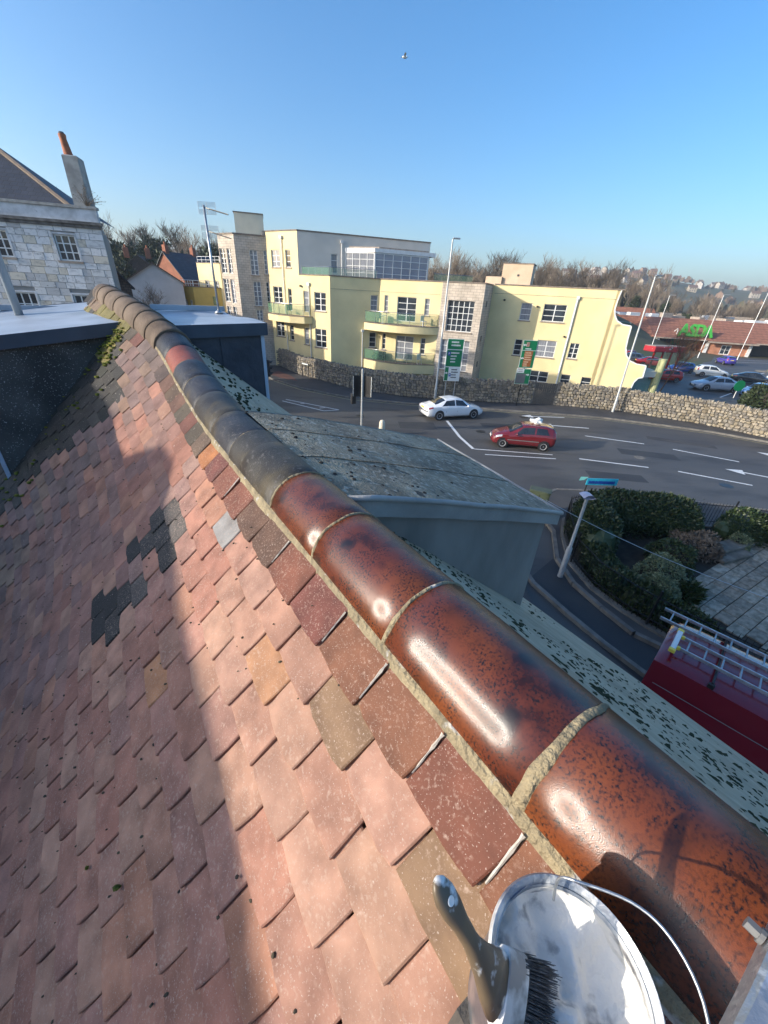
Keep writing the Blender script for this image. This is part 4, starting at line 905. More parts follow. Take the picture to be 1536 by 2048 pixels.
# ================================================================== STONE BOUNDARY WALL
sw = thing('stone_wall', 'long rubble stone boundary wall with upright coping stones along the far pavement', 'wall')
HW = 1.78
core = MB(); stones = []; cop_b = MB(); gate_t = None
b0 = [Vector(p) for p in wallbase]
SG = []
for k in range(9):
    rnd = random.Random(k + 50); b = MB(); n = 8
    ang = [2 * pi * i / n + rnd.uniform(-.18, .18) for i in range(n)]; rr = [rnd.uniform(.86, 1.08) for _ in range(n)]
    def rect_(a): c, s_ = cos(a), sin(a); q = max(abs(c), abs(s_)) ** .55; return c / q, s_ / q
    o0 = [(rect_(a)[0] * r_ * .5, -.0, rect_(a)[1] * r_ * .5) for a, r_ in zip(ang, rr)]
    r1 = [(x * .99, -.045, z * .99) for x, y, z in o0]; r2 = [(x * .72, -.085 - rnd.uniform(0, .02), z * .72) for x, y, z in o0]
    b.add(o0 + r1 + r2, [(i, (i + 1) % n, n + (i + 1) % n, n + i) for i in range(n)] + [(n + i, n + (i + 1) % n, 2 * n + (i + 1) % n, 2 * n + i) for i in range(n)] + [tuple(range(2 * n, 3 * n))]); SG.append(b)
SGm = [s_.mesh('stone', m_stone) for s_ in SG]
STC = [(.3, .27, .22), (.36, .31, .24), (.26, .235, .2), (.4, .35, .27), (.22, .2, .175), (.33, .28, .2)]
for a, c in zip(b0, b0[1:]):
    d = c - a; L = d.length; t = d.normalized(); n = Vector((t.y, -t.x)); rz = math.atan2(t.y, t.x)
    isgate = abs(a.x - 12.6) < .01
    if isgate: continue
    core.prism([tuple(p) for p in (a + n * 0, c + n * 0, c - n * .42, a - n * .42)], -.05, HW)
    z = .12
    if a.x > 36 or c.x < -17: continue
    while z < HW - .05:
        hrow = random.uniform(.17, .27)
        if z + hrow > HW: hrow = HW - z
        x = random.uniform(-.1, .05)
        while x < L:
            wdt = random.uniform(.2, .46); 
            if x + wdt > L + .05: wdt = L - x
            if wdt > .1:
                p = a + t * (x + wdt / 2) + n * .002; zz = z + hrow / 2 + random.uniform(-.03, .03)
                M = Matrix.Translation((p.x, p.y, zz)) @ Matrix.Rotation(rz, 4, 'Z') @ Matrix.Diagonal((wdt * .97, random.uniform(.75, 1.25), hrow * random.uniform(.95, 1.12), 1)) @ Matrix.Rotation(random.uniform(-.12, .12), 4, 'Y')
                stones.append((p.length, M, random.randrange(9), jit(random.choice(STC), .8, 1.15)))
            x += wdt
        z += hrow
    # upright coping stones
    x = 0
    while x < L:
        wdt = random.uniform(.07, .16); hh = random.uniform(.16, .34); p = a + t * (x + wdt / 2) - n * .18
        M = Matrix.Translation((p.x, p.y, HW + hh / 2 - .02)) @ Matrix.Rotation(rz + random.uniform(-.1, .1), 4, 'Z') @ Matrix.Rotation(random.uniform(-.22, .22), 4, 'Y')
        o = len(cop_b.f); q = MB(); q.bbox((0, 0, 0), (wdt, .44 * random.uniform(.8, 1.05), hh), .03); cop_b.add([M @ Vector(v) for v in q.v], q.f); cop_b.c += [jit(random.choice(STC), .85, 1.1)] * len(q.f); x += wdt + .012
core.build('wall_core', m_wallmort, sw)
stones.sort(key=lambda s_: s_[0]); ms = MB()
for i, (dist, M, k, c) in enumerate(stones):
    if i < 298: link('stone', SGm[k], sw, M=M, color=c)
    else: ms.add([M @ Vector(v) for v in SG[k].v], SG[k].f); ms.c += [c] * len(SG[k].f)
ms.build('stone_facing', m_stone_s, sw, kind='stuff'); cop_b.build('coping_stones', m_stone_s, sw, kind='stuff')
gt = thing('timber_gate', 'grey boarded timber gate set in the gap of the stone wall', 'gate', (13.6, 35.33, 0))
for k in range(11): b = MB(); b.bbox((-.92 + k * .184, -.03 + (k % 2) * .004, 1.0), (.17, .035, 1.9), .008); b.build('board', m_timber, gt)
for x in (-1.0, 1.0): b = MB(); b.bbox((x, 0, 1.05), (.12, .14, 2.1), .02); b.build('gate_post', m_kerb, gt)
b = MB(); b.box((0, .03, .5), (1.86, .05, .1)); b.box((0, .03, 1.5), (1.86, .05, .1)); b.build('rail', m_timber, gt)
# notice board on the wall at the bend
nbd = thing('notice_frame', 'black framed board with white top strip leaning on the stone wall bend', 'sign', (-8.75, 41.5, 0), R(-42))
for x in (-.55, .55): b = MB(); b.box((x, -.2, .75), (.08, .06, 1.5)); b.build('post', m_black, nbd)
b = MB(); b.box((0, -.2, 1.42), (1.02, .05, .12)); b.build('top_strip', m_swhite, nbd)

# ================================================================== TIN, BRUSH, LADDER ON THE ROOF (house-local coordinates -> world)
def hp(v, u, w_): return Vector(local(v, u, 8 + w_))
TC, TRAD, TH, TW0 = (.214, -.03), .0715, .15, -.52
tin = thing('paint_tin', 'open metal tin of whitish sealant with a blue grey rim wedged beside the ridge', 'tin', hp(*TC, TW0 - TH), HR)
m_tin = mat('tin_metal', (.3, .34, .4), .32, .9, col2=(.6, .62, .64), nscale=12, contrast=(.45, .6), bump=.15, bscale=30)
m_tinrim = mat('smeared_rim', (.2, .24, .3), .4, .25, col2=(.72, .72, .7), nscale=16, contrast=(.46, .56), bump=.5, bscale=40)
m_tinin = mat('smeared_inner_wall', (.82, .79, .73), .4, col2=(.1, .1, .11), nscale=16, contrast=(.52, .6), bump=.5, bscale=60, spec=.3)
m_seal = mat('whitish_sealant', (.9, .86, .78), .6, col2=(.45, .43, .4), nscale=34, contrast=(.57, .66), bump=.35, bscale=70, spec=.3)
b = MB(); b.lathe([(TRAD * .93, 0), (TRAD * .985, .006), (TRAD * .97, .012), (TRAD * .97, TH - .012)], 48); b.build('body', m_tin, tin, smooth=60)
b = MB(); b.lathe([(TRAD * .97, TH - .013), (TRAD * 1.02, TH - .01), (TRAD * 1.035, TH - .004), (TRAD * 1.0, TH), (TRAD * .965, TH - .002), (TRAD * .93, TH - .007), (TRAD * .915, TH - .006), (TRAD * .905, TH - .012)], 64); b.build('rim', m_tinrim, tin, smooth=60)
b = MB(); b.lathe([(TRAD * .905, TH - .011), (TRAD * .93, TH - .022), (TRAD * .935, TH - .075)], 48); b.build('inner_wall', m_tinin, tin, smooth=True)
b = MB()
def seal(s_, t):
    r = TRAD * .945 * s_; q = 2 * pi * t; x, y = r * cos(q), r * sin(q)
    z = TH - .046 + .016 * noise.noise(Vector((x * 30, y * 30, 2))) + .007 * noise.noise(Vector((x * 60, y * 60, 4))) + .018 * s_ ** 4 * (1 + .6 * noise.noise(Vector((cos(q) * 2, sin(q) * 2, 1))))
    dx, dy = x - .004, y + .004; z -= .009 * math.exp(-(dx * dx + dy * dy) / (.007 ** 2))
    return (x, y, z)
b.grid(seal, 22, 64); b.build('sealant', m_seal, tin, smooth=True)
b = MB(); b.lathe([(0, 0), (TRAD * .93, 0)], 32); b.build('base', m_tin, tin)
# wire handle fallen to the ridge side
b = MB(); hpts = []
def inv(p):  # world -> tin local
    q = Matrix.Rotation(-HR, 3, 'Z') @ (p - hp(*TC, TW0 - TH)); return q
for v, u, w_ in ((.25, .012, -.532), (.256, .018, -.505), (.262, .006, -.49), (.283, -.03, -.475), (.286, -.06, -.47), (.272, -.092, -.475), (.246, -.118, -.50), (.238, -.125, -.535)): hpts.append(inv(hp(v, u, w_)))
fine = []
for i in range(len(hpts) - 1):
    p0, p1, p2, p3 = hpts[max(0, i - 1)], hpts[i], hpts[i + 1], hpts[min(len(hpts) - 1, i + 2)]
    for k in range(5):
        t = k / 5; fine.append(.5 * ((2 * p1) + (p2 - p0) * t + (2 * p0 - 5 * p1 + 4 * p2 - p3) * t * t + (3 * p1 - p0 - 3 * p2 + p3) * t ** 3))
fine.append(hpts[-1]); b.tube(fine, .0014, 8); b.build('wire_handle', m_galv, tin, smooth=True)
wd = thing('wooden_wedge', 'rough timber wedge under the sealant tin', 'wedge', hp(.214, -.03, TW0 - TH), HR)
b = MB(); zz = lambda v: (7.38 - (.329 - v) / CL * SL + .024) - (8 + TW0 - TH)
x0, x1 = -.065, .045
b.add([(x0, -.05, zz(.214 + x0)), (x1, -.05, min(-.002, zz(.214 + x1))), (x1, .05, min(-.002, zz(.214 + x1))), (x0, .05, zz(.214 + x0)), (x0, -.05, -.0005), (x1, -.05, -.0005), (x1, .05, -.0005), (x0, .05, -.0005)], [(3, 2, 1, 0), (4, 5, 6, 7), (0, 1, 5, 4), (1, 2, 6, 5), (2, 3, 7, 6), (3, 0, 4, 7)]); b.build('block', m_timber, wd)
# brush
m_wood = mat('brush_handle_wood', (.15, .105, .06), .45, col2=(.06, .05, .042), nscale=22, contrast=(.4, .7), col3=(.7, .68, .64), n3=38, c3=(.54, .6), spec=.6)
m_ferr = mat('brush_ferrule', (.3, .28, .26), .5, .2, col2=(.66, .65, .63), nscale=30, contrast=(.46, .58))
m_brist = mat('brush_bristles', (.03, .03, .032), .55, col2=(.12, .12, .125), nscale=40, stretch=(1, 1, 6))
h0, h1, h2, h3 = hp(.1235, .0695, -.415), hp(.137, .030, -.463), hp(.150, .004, -.502), hp(.190, -.026, -.556)
br = thing('paint_brush', 'sealant smeared wide brush with hanging hole leaning in the tin', 'brush', h2)
def sect(b, path, wid, thk, side, n=12, m=0):
    o = len(b.v); k = len(path)
    for i, p in enumerate(path):
        t = (path[min(i + 1, k - 1)] - path[max(0, i - 1)]).normalized(); s_ = (side - t * side.dot(t)).normalized(); nn = t.cross(s_)
        for j in range(n): q = 2 * pi * j / n; e = .75; cx_, sx_ = cos(q), sin(q); b.v.append(tuple(p + s_ * wid[i] * math.copysign(abs(cx_) ** e, cx_) + nn * thk[i] * math.copysign(abs(sx_) ** e, sx_)))
    for i in range(k - 1):
        for j in range(n): j2 = (j + 1) % n; b.f.append((o + i * n + j, o + i * n + j2, o + (i + 1) * n + j2, o + (i + 1) * n + j)); b.m.append(m)
    b.f.append(tuple(o + j for j in range(n - 1, -1, -1))); b.m.append(m); b.f.append(tuple(o + (k - 1) * n + j for j in range(n))); b.m.append(m)
axis = Vector((sin(R(-35.5)), cos(R(-35.5)), 0)); vax = Vector((cos(HR), sin(HR), 0))
side = (vax * .95 + axis * .3).normalized()
rel = lambda p: p - h2
path = [h0.lerp(h1, f) for f in (-.02, .06, .2, .4, .65, .9, 1.0)] + [h1.lerp(h2, f) for f in (.35, .7, 1.0)]
b = MB(); sect(b, [rel(p) for p in path], [.0035, .0078, .0105, .0105, .0078, .0072, .008, .012, .019, .0225], [.002, .0035, .005, .0055, .0055, .006, .0065, .007, .0075, .0078], side, 16); b.build('handle', m_wood, br, smooth=True)
hd = (h1 - h0).normalized(); sh = (side - hd * side.dot(hd)).normalized(); nh = hd.cross(sh)
if nh.z < 0: nh = -nh
b = MB(); hc = rel(h0.lerp(h1, .27)) + nh * .0050; Mx = Matrix((sh, hd, nh)).transposed().to_4x4(); Mx.translation = hc; b.lathe([(0, .0006), (.0034, .0006), (.0040, -.001)], 16, M=Mx); b.build('hanging_hole', m_seal, br)
b = MB(); q0, q1 = h2, h2.lerp(h3, .42); sect(b, [rel(q0) - (q1 - q0) * .02, rel(q0), rel(q0.lerp(q1, .5)), rel(q1)], [.024, .0255, .0265, .0268], [.0078, .0088, .009, .0085], side, 20); b.build('ferrule', m_ferr, br, smooth=50)
b = MB(); rb = random.Random(3)
for k in range(420):
    a_ = rb.uniform(-1, 1); c_ = rb.uniform(-1, 1); t0_ = (q1 - q0).normalized(); s_ = (side - t0_ * side.dot(t0_)).normalized(); n_ = t0_.cross(s_)
    p0 = rel(q1) - t0_ * .006 + s_ * a_ * .0255 + n_ * c_ * .0075; p1 = rel(h3) + t0_ * rb.uniform(.0, .012) + s_ * a_ * (.030 + rb.gauss(0, .002)) + n_ * c_ * (.009 + rb.gauss(0, .002))
    b.tube([p0, p0.lerp(p1, .5), p1], [.0007, .0007, .0003], 3, cap=False)
b.build('bristles', m_brist, br, kind='stuff')
# ladder hook over the ridge, bottom right
ld = thing('roof_ladder', 'dull aluminium roof ladder hooked over the ridge at the bottom right corner', 'ladder', hp(.446, -.2, -.4), HR)
m_alu = mat('dull_aluminium', (.5, .52, .54), .42, .75, col2=(.36, .38, .4), nscale=14, bump=.2, bscale=60, col3=(.66, .67, .68), n3=50, c3=(.6, .66))
pth = [(-.50, -.86), (-.30, -.685), (-.10, -.535), (.05, -.452), (.16, -.413), (.26, -.392), (.36, -.382), (.46, -.38), (.56, -.395), (.66, -.44), (.74, -.52), (.80, -.62)]
for yo in (.082, -.26):
    b = MB(); rows = []
    for i, (v, w_) in enumerate(pth):
        a, c = pth[max(0, i - 1)], pth[min(len(pth) - 1, i + 1)]; t = Vector((c[0] - a[0], 0, c[1] - a[1])).normalized(); n_ = Vector((-t.z, 0, t.x)); p = Vector((v - .446, 0, w_ + .4))
        rows.append([p + Vector((0, yo + dy, 0)) + n_ * dn_ for dy, dn_ in ((.026, -.028), (.026, -.003), (.023, 0), (-.023, 0), (-.026, -.003), (-.026, -.028))])
    fs = [(i * 6 + j, (i + 1) * 6 + j, (i + 1) * 6 + (j + 1) % 6, i * 6 + (j + 1) % 6) for i in range(len(pth) - 1) for j in range(6)]
    b.add([p for r_ in rows for p in r_], fs); st = b.build('stile', m_alu, ld)
for v, w_ in ((-.35, -.735), (-.1, -.55), (.62, -.44)):
    b = MB(); b.tube([(v - .446, .095, w_ + .385), (v - .446, -.26, w_ + .385)], .013, 8); b.build('rung', m_alu, ld)
b = MB(); q = Vector((.305 - .446, .112, -.392 + .4 - .012)); b.tube([q, q + Vector((0, .008, 0))], .0048, 6); b.tube([q + Vector((0, -.003, 0)), q], .006, 10); b.build('bolt', m_sgrey, ld)

# ================================================================== WHITE STONE BUILDING (left) 
WB = Vector((-16.2, 25.3)); WF = Face(WB + dv(-105) * 9.5, WB)
wbd = thing('stone_town_house', 'old whitish ashlar stone house with sash windows, slate hip roof and leaning clay chimney pot', 'building')
b = MB(); dd = dv(-31)
holes = []
def wrect(x): return [x[0] + WF.L, x[1] + WF.L, x[2], x[3]]
holes = [wrect((-2.36, -1.36, 8.72, 9.92)), wrect((-5.45, -4.47, 8.72, 9.92)), wrect((-5.2, -4.1, 5.35, 7.1)), wrect((-2.3, -1.15, 5.35, 7.1)), wrect((-8.4, -7.45, 8.72, 9.92))]
WF.wall(b, -.1, 10.5, holes, depth=.22)
cor = [WB, WB + dd * 12, WF.A + dd * 12, WF.A]
for A, B_ in zip(cor, cor[1:]): seg(b, A, B_, -.1, 10.5)
b.build('wall_core', m_ashback, wbd)
blk = MB(); blk.bbox((0, 0, 0), (1, .06, 1), .012)
bm_ = blk.mesh('ashlar_block', m_ash)
z = 4.4; row = 0; nblk = 0
cols_ = [(.66, .65, .63), (.72, .71, .7), (.6, .59, .57), (.64, .58, .48), (.5, .49, .48), (.7, .69, .68)]
while z < 10.25:
    h = random.choice([.3, .34, .36]); h = min(h, 10.28 - z); x = WF.L - 7.6 + random.uniform(0, .4); 
    while x < WF.L - .01:
        wdt = random.choice([.42, .5, .58, .66, .74]); 
        if x + wdt > WF.L - .25: wdt = WF.L - x
        segs = [(x, x + wdt)]
        for a, c, e, f in holes:
            if z + h > e - .02 and z < f + .02:
                ns_ = []
                for s0, s1 in segs:
                    if s1 <= a - .06 or s0 >= c + .06: ns_.append((s0, s1))
                    else:
                        if s0 < a - .12: ns_.append((s0, a - .06))
                        if s1 > c + .12: ns_.append((c + .06, s1))
                segs = ns_
        for s0, s1 in segs:
            wv = s1 - s0 - .016
            if wv < .05 or nblk > 290: continue
            q = WF.p((s0 + s1) / 2, z + h / 2, .012 + random.uniform(-.008, .008)); M = Matrix.Translation(q) @ Matrix.Rotation(math.atan2(WF.d.y, WF.d.x), 4, 'Z') @ Matrix.Diagonal((wv, 1, h - .016, 1))
            link('ashlar_block', bm_, wbd, M=M, color=jit(random.choice(cols_), .92, 1.06)); nblk += 1
        x += wdt
    z += h
for h in holes: WF.window(wbd, tuple(h), 3, 3, depth=.12, fr=.07, mid=False, glass=m_glass)
for h in holes:
    b = MB(); a, c, e, f = h; WF.bar(b, a - .08, a, e - .02, f + .08, -.02, .05); WF.bar(b, c, c + .08, e - .02, f + .08, -.02, .05); WF.bar(b, a, c, f, f + .08, -.02, .05); b.build('window_surround', m_whitewash, wbd)
b = MB(); WF.bar(b, -.1, WF.L + .08, 10.28, 10.42, -.05, .14); WF.bar(b, -.1, WF.L + .12, 10.42, 10.55, -.05, .22); b.build('cornice', mat('stained_cornice', (.2, .19, .18), .9, col2=(.07, .068, .065), nscale=3, bump=.4), wbd)
b = MB(); WF.bar(b, -.1, WF.L - .02, 10.55, 11.12, -.25, .06); b.build('parapet', m_whitewash, wbd)
b = MB(); WF.bar(b, -.1, WF.L + .04, 11.12, 11.24, -.32, .14); b.build('parapet_coping', mat('weathered_coping', (.4, .39, .37), .9, col2=(.25, .24, .22), nscale=4, bump=.4), wbd)
# slate hip roof behind the parapet
he = WF.p(WF.L - 1.35, 11.2, -.5); hl = WF.p(-.3, 11.2, -.5); pk = WF.p(WF.L - 6.9, 15.0, -4.6); pk2 = pk + Vector((dd.x, dd.y, 0)) * 3; hb = WF.p(WF.L - 2.2, 11.2, -10)
b = MB(); pl_ = WF.p(-.3, 15.0, -4.6); b.add([hl, he, pk, pl_], [(0, 1, 2, 3)]); b.add([he, hb, pk], [(0, 1, 2)]); b.build('slate_roof', m_slate, wbd)
b = MB(); b.tube([he + Vector((0, 0, .03)), pk + Vector((0, 0, .05))], .11, 6); b.build('hip_tiles', mat('buff_hip', (.2, .15, .11), .85, col2=(.14, .11, .09), nscale=4), wbd)
chy = link('chimney', None, wbd, label='tall tapering rendered chimney with a terracotta pot')
cb_ = WF.p(WF.L - .72, 11.15, -.75); ct = WF.p(WF.L - .72, 13.3, -.75); rz = math.atan2(WF.d.y, WF.d.x)
b = MB(); M0 = Matrix.Rotation(rz, 3, 'Z')
def rq(c, w_, d_): return [c + M0 @ Vector(p) for p in ((-w_ / 2, -d_ / 2, 0), (w_ / 2, -d_ / 2, 0), (w_ / 2, d_ / 2, 0), (-w_ / 2, d_ / 2, 0))]
r0, r1, r2, r3 = rq(cb_, .72, .9), rq(ct + Vector((0, 0, -.2)), .68, .85), rq(ct, .68, .85), rq(ct + Vector((0, 0, .05)), .58, .7)
b.add(r0 + r1 + r2 + r3, [(k * 4 + i, k * 4 + (i + 1) % 4, k * 4 + 4 + (i + 1) % 4, k * 4 + 4 + i) for k in range(3) for i in range(4)] + [(12, 13, 14, 15)]); b.build('stack', mat('rendered_chimney', (.38, .38, .36), .9, col2=(.25, .25, .24), nscale=2.5, bump=.4), chy)
b = MB(); pt0 = ct + M0 @ Vector((-.12, 0, .03)); b.tube([pt0, pt0 + Vector((-.03, -.01, .1)), pt0 + Vector((-.08, -.03, .68)), pt0 + Vector((-.08, -.03, .8)), pt0 + Vector((-.085, -.03, .86))], [.2, .2, .155, .175, .165], 14); b.build('chimney_pot', m_orange, chy, smooth=50)
b = MB(); b.tube([pt0 + Vector((-.085, -.03, .855)), pt0 + Vector((-.085, -.03, .95))], [.15, .1], 10); b.build('pot_cowl', m_dkgrey, chy)
# weeds on the parapet
wee = thing('parapet_weed', 'straggly bare buddleia growing from the white parapet by the chimney', 'plant', WF.p(WF.L - .42, 11.24, -.1)); b = MB(); rw = random.Random(5)
for k in range(34):
    a = rw.uniform(0, 2 * pi); l = rw.uniform(.3, 1.15); p = Vector((0, 0, 0)); dirv = Vector((cos(a) * .6 + .25, sin(a) * .6, rw.uniform(.5, 1.2))).normalized(); pts = [p]
    for q in range(4): dirv = (dirv + Vector((rw.uniform(-.3, .3), rw.uniform(-.3, .3), -.12))).normalized(); p = p + dirv * l / 4; pts.append(p)
    b.tube(pts, [.012, .01, .008, .006, .004], 3, cap=False)
    for q in range(5): c = pts[-1 - q % 3] + Vector((rw.uniform(-.08, .08), rw.uniform(-.08, .08), rw.uniform(-.05, .05))); e = Vector((rw.uniform(-1, 1), rw.uniform(-1, 1), rw.uniform(-1, 1))).normalized() * .06; f = e.cross(Vector((.3, .5, .8))).normalized() * .02; b.quad(c, c + e * .5 + f, c + e, c + e * .5 - f)
b.build('stems', m_twig, wee)
# ================================================================== houses at the left
def gable_house(name, lab, A, dirA, La, depth_az, D, eave, ridge_h, mw, mr, cat='house', group=None, chim=(), wins=(), over=.25):
    """gable front A->B seen from the camera, ridge runs away along depth_az"""
    t = thing(name, lab, cat, group=group); F = Face(A, Vector(A) + dv(dirA) * La); d = dv(depth_az) * D; B_ = F.A + F.d * F.L
    b = MB(); F.wall(b, -.1 if cat else 0, eave, wins); m_ = F.A + F.d * F.L / 2
    b.add([V3(F.A, eave), V3(B_, eave), V3(m_, ridge_h)], [(0, 1, 2)]); 
    for P_, Q_ in ((B_, B_ + d), (B_ + d, F.A + d), (F.A + d, F.A)): seg(b, P_, Q_, -.1, eave)
    b.add([V3(F.A + d, eave), V3(B_ + d, eave), V3(m_ + d, ridge_h)], [(2, 1, 0)]); b.build('wall', mw, t)
    b = MB(); n = -d.normalized() * over
    sl = (ridge_h - eave) / (F.L / 2)
    for E_, s_ in ((F.A, -1), (B_, 1)):
        e = E_ + F.d * s_ * over; ze = eave - sl * over
        b.quad(V3(e + n, ze + .06), V3(m_ + n, ridge_h + .06), V3(m_ + d - n, ridge_h + .06), V3(e + d - n, ze + .06)); b.quad(V3(e + n, ze - .08), V3(m_ + n, ridge_h - .08), V3(m_ + n, ridge_h + .06), V3(e + n, ze + .06)); b.quad(V3(e + n, ze - .08), V3(e + d - n, ze - .08), V3(e + d - n, ze + .06), V3(e + n, ze + .06))
    rf = b.build('roof', mr, t)
    for f, s_, hh in chim:
        c = m_ + d * f + F.d * s_; b = MB(); b.bbox((c.x, c.y, ridge_h + hh / 2 - .4), (.75, .6, hh), .03, rz=math.atan2(F.d.y, F.d.x)); ch = b.build('chimney', m_brickR, rf)
        b = MB(); b.tube([(c.x, c.y, ridge_h + hh - .42), (c.x, c.y, ridge_h + hh)], .13, 8); b.build('chimney_pot', m_orange, ch)
    for h in wins: F.window(t, h, 2, 3, depth=.1)
    return t
m_greyhouse = mat('white_gable_render', (.5, .5, .5), .85, col2=(.42, .42, .42), nscale=.8)
m_oldtile = brickmat('old_brown_tiles', (.1, .075, .06), (.14, .1, .08), (.05, .04, .035), .3, .2, .02, .85, .5)
gable_house('gabled_house', 'pale rendered house with brown tiled gable behind a leafless shrub', (-30.2, 49.6), 66, 5.6, -30, 9, 8.0, 9.75, m_greyhouse, m_oldtile)
gable_house('brick_house', 'red brick gabled house with orange end wall and brick chimneys', (-39.4, 71.9), 116, 7.2, 26, 9, 8.6, 12.0, m_brickR, m_slate, chim=((.05, 0, 1.3), (.6, 0, 1.4)))
gable_house('brick_house', 'darker terraced house behind the red brick gable', (-46.5, 74), 65, 7, -20, 9, 8.8, 11.6, m_oldtile, m_oldtile, chim=((.1, 1.5, 1.5), (.3, -2, 1.5)))
gable_house('dark_house', 'narrow shadowed brick house squeezed behind the whitish stone house', (-24.9, 38.0), 70, 1.7, -35, 8, 7.6, 8.6, m_oldtile, m_slate)

# ================================================================== VEHICLES
def interp(tab, x):
    if x <= tab[0][0]: return tab[0][1:]
    for a, c in zip(tab, tab[1:]):
        if x <= c[0]:
            t = (x - a[0]) / (c[0] - a[0]); t = t * t * (3 - 2 * t) * .35 + t * .65; return tuple(p + (q - p) * t for p, q in zip(a[1:], c[1:]))
    return tab[-1][1:]
def make_car(name, label, tab, wheels, color, glass, side_win, wr=.31, lights=None, plates=('front', 'rear'), group=None, cat='car', door_x=(), mirror_x=None):
    """tab rows: x (rear -> front), z_bottom, half width, belt z, half width at roof, top z"""
    t = thing(name, label, cat, group=group)
    def ring(x, off=0):
        zb, hw, bz, ht, tz = interp(tab, x)
        P = [(0, zb), (hw * .84, zb), (hw * .965, zb + .1), (hw, zb + .26), (hw * 1.0, bz - .16), (hw * .965, bz), (ht + .015, max(bz + .01, tz - .055)), (ht * .86, tz - .006), (ht * .5, tz + .012), (0, tz + .018)]
        return P
    def rp(x, s, off=0):
        P = ring(x); k = min(int(s), len(P) - 2); f = s - k; a, c = P[k], P[k + 1]; y, z = a[0] + (c[0] - a[0]) * f, a[1] + (c[1] - a[1]) * f
        tx, tz = c[0] - a[0], c[1] - a[1]; l = math.hypot(tx, tz) or 1; return Vector((x, y + off * tz / l, z - off * tx / l))
    x0, x1 = tab[0][0], tab[-1][0]; n = 46; b = MB(); full = []
    for i in range(n + 1):
        x = x0 + (x1 - x0) * i / n; P = ring(x); full.append([(x, -y, z) for y, z in reversed(P[1:])] + [(x, y, z) for y, z in P] [0:])
    W = len(full[0]); vs = [p for r_ in full for p in r_]; fs = [(i * W + j, (i + 1) * W + j, (i + 1) * W + j + 1, i * W + j + 1) for i in range(n) for j in range(W - 1)]
    fs += [(i * W + W - 1, (i + 1) * W + W - 1, (i + 1) * W, i * W) for i in range(n)] if False else []
    fs += [tuple(range(W)), tuple(range(n * W + W - 1, n * W - 1, -1))]
    b.add(vs, fs); b.build('body', m_paint, t, smooth=40, color=color)
    def patch(nm, xa, xb, sa, sb, m, off=.006, both=True, nx=8, ns=3, xa2=None, xb2=None, parent=t, color=None):
        for s_ in ((1, -1) if both else (1,)):
            b = MB()
            def fn(f, g):
                A = xa + ((xa2 if xa2 is not None else xa) - xa) * g; B_ = xb + ((xb2 if xb2 is not None else xb) - xb) * g
                p = rp(A + (B_ - A) * f, sa + (sb - sa) * g, off); return Vector((p.x, p.y * s_, p.z))
            b.grid(fn, nx, ns)
            if s_ < 0: b.f = [f_[::-1] for f_ in b.f]
            b.build(nm, m, parent, smooth=True, color=color)
    for xa, xb, xa2, xb2 in side_win: patch('side_window', xa, xb, 5.12, 5.9, m_cglass, xa2=xa2, xb2=xb2)
    for nm, xa, xb in glass:
        b = MB()
        def fn(f, g):
            s = 6.25 + (8.999 - 6.25) * (1 - abs(2 * g - 1)); p = rp(xa + (xb - xa) * f, s, -.007); p = rp(xa + (xb - xa) * f, s, 0); return Vector((p.x, p.y * (1 if g < .5 else -1), p.z + .010))
        b.grid(fn, 10, 12); b.build(nm, m_cglass, t, smooth=True)
    for wx in wheels:
        hw = interp(tab, wx)[1]
        for s_ in (1, -1):
            Mx = Matrix.Translation((wx, s_ * (hw - .005), wr + .035)) @ Matrix.Rotation(R(90), 4, 'X'); b = MB(); b.lathe([(0, -.012 * s_), (wr + .045, -.012 * s_), (wr + .045, .12 * s_)], 26, M=Mx); b.build('wheel_arch', m_black, t)
            Mw = Matrix.Translation((wx, s_ * (hw - .10), wr)) @ Matrix.Rotation(R(90), 4, 'X'); k = -s_
            wo = link('wheel', None, t); b = MB(); b.lathe([(wr * .62, .115 * k), (wr * .9, .118 * k), (wr, .09 * k), (wr, -.09 * k), (wr * .6, -.1 * k)], 26, M=Mw); b.build('tyre', m_tyre, wo, smooth=50)
            b = MB(); b.lathe([(0, .075 * k), (wr * .16, .08 * k), (wr * .18, .06 * k), (wr * .56, .06 * k), (wr * .64, .118 * k)], 20, M=Mw); b.build('rim_dish', m_dkgrey, wo)
            b = MB()
            for q in range(5):
                a = 2 * pi * q / 5; Ms = Mw @ Matrix.Rotation(a, 4, 'Z') @ Matrix.Translation((wr * .36, 0, .093 * k)); b.box((0, 0, 0), (wr * .54, wr * .2, .025), M=Ms)
            b.lathe([(0, .11 * k), (wr * .15, .105 * k), (wr * .15, .09 * k)], 10, M=Mw); b.lathe([(wr * .58, .112 * k), (wr * .66, .12 * k), (wr * .66, .1 * k)], 20, M=Mw); b.build('rim', m_rim, wo)
    for nm, xa, xb, sa, sb, m in (lights or []): patch(nm, xa, xb, sa, sb, m, off=.008)
    for pl in plates:
        f = 1 if pl == 'front' else -1; xe = (x1 if f > 0 else x0) + f * .012; zb, hw, bz, ht, tz = interp(tab, x1 if f > 0 else x0); b = MB(); b.box((xe, 0, zb + (.2 if f > 0 else .42)), (.012, .5, .11)); b.build('number_plate', m_plateW if f > 0 else m_plateY, t)
    if mirror_x is not None:
        zb, hw, bz, ht, tz = interp(tab, mirror_x)
        for s_ in (1, -1): b = MB(); b.blob((mirror_x, s_ * (hw + .07), bz + .06), .1, 0, (.7, 1.0, .75), 10, 7); b.build('mirror', m_paint, t, smooth=True, color=color)
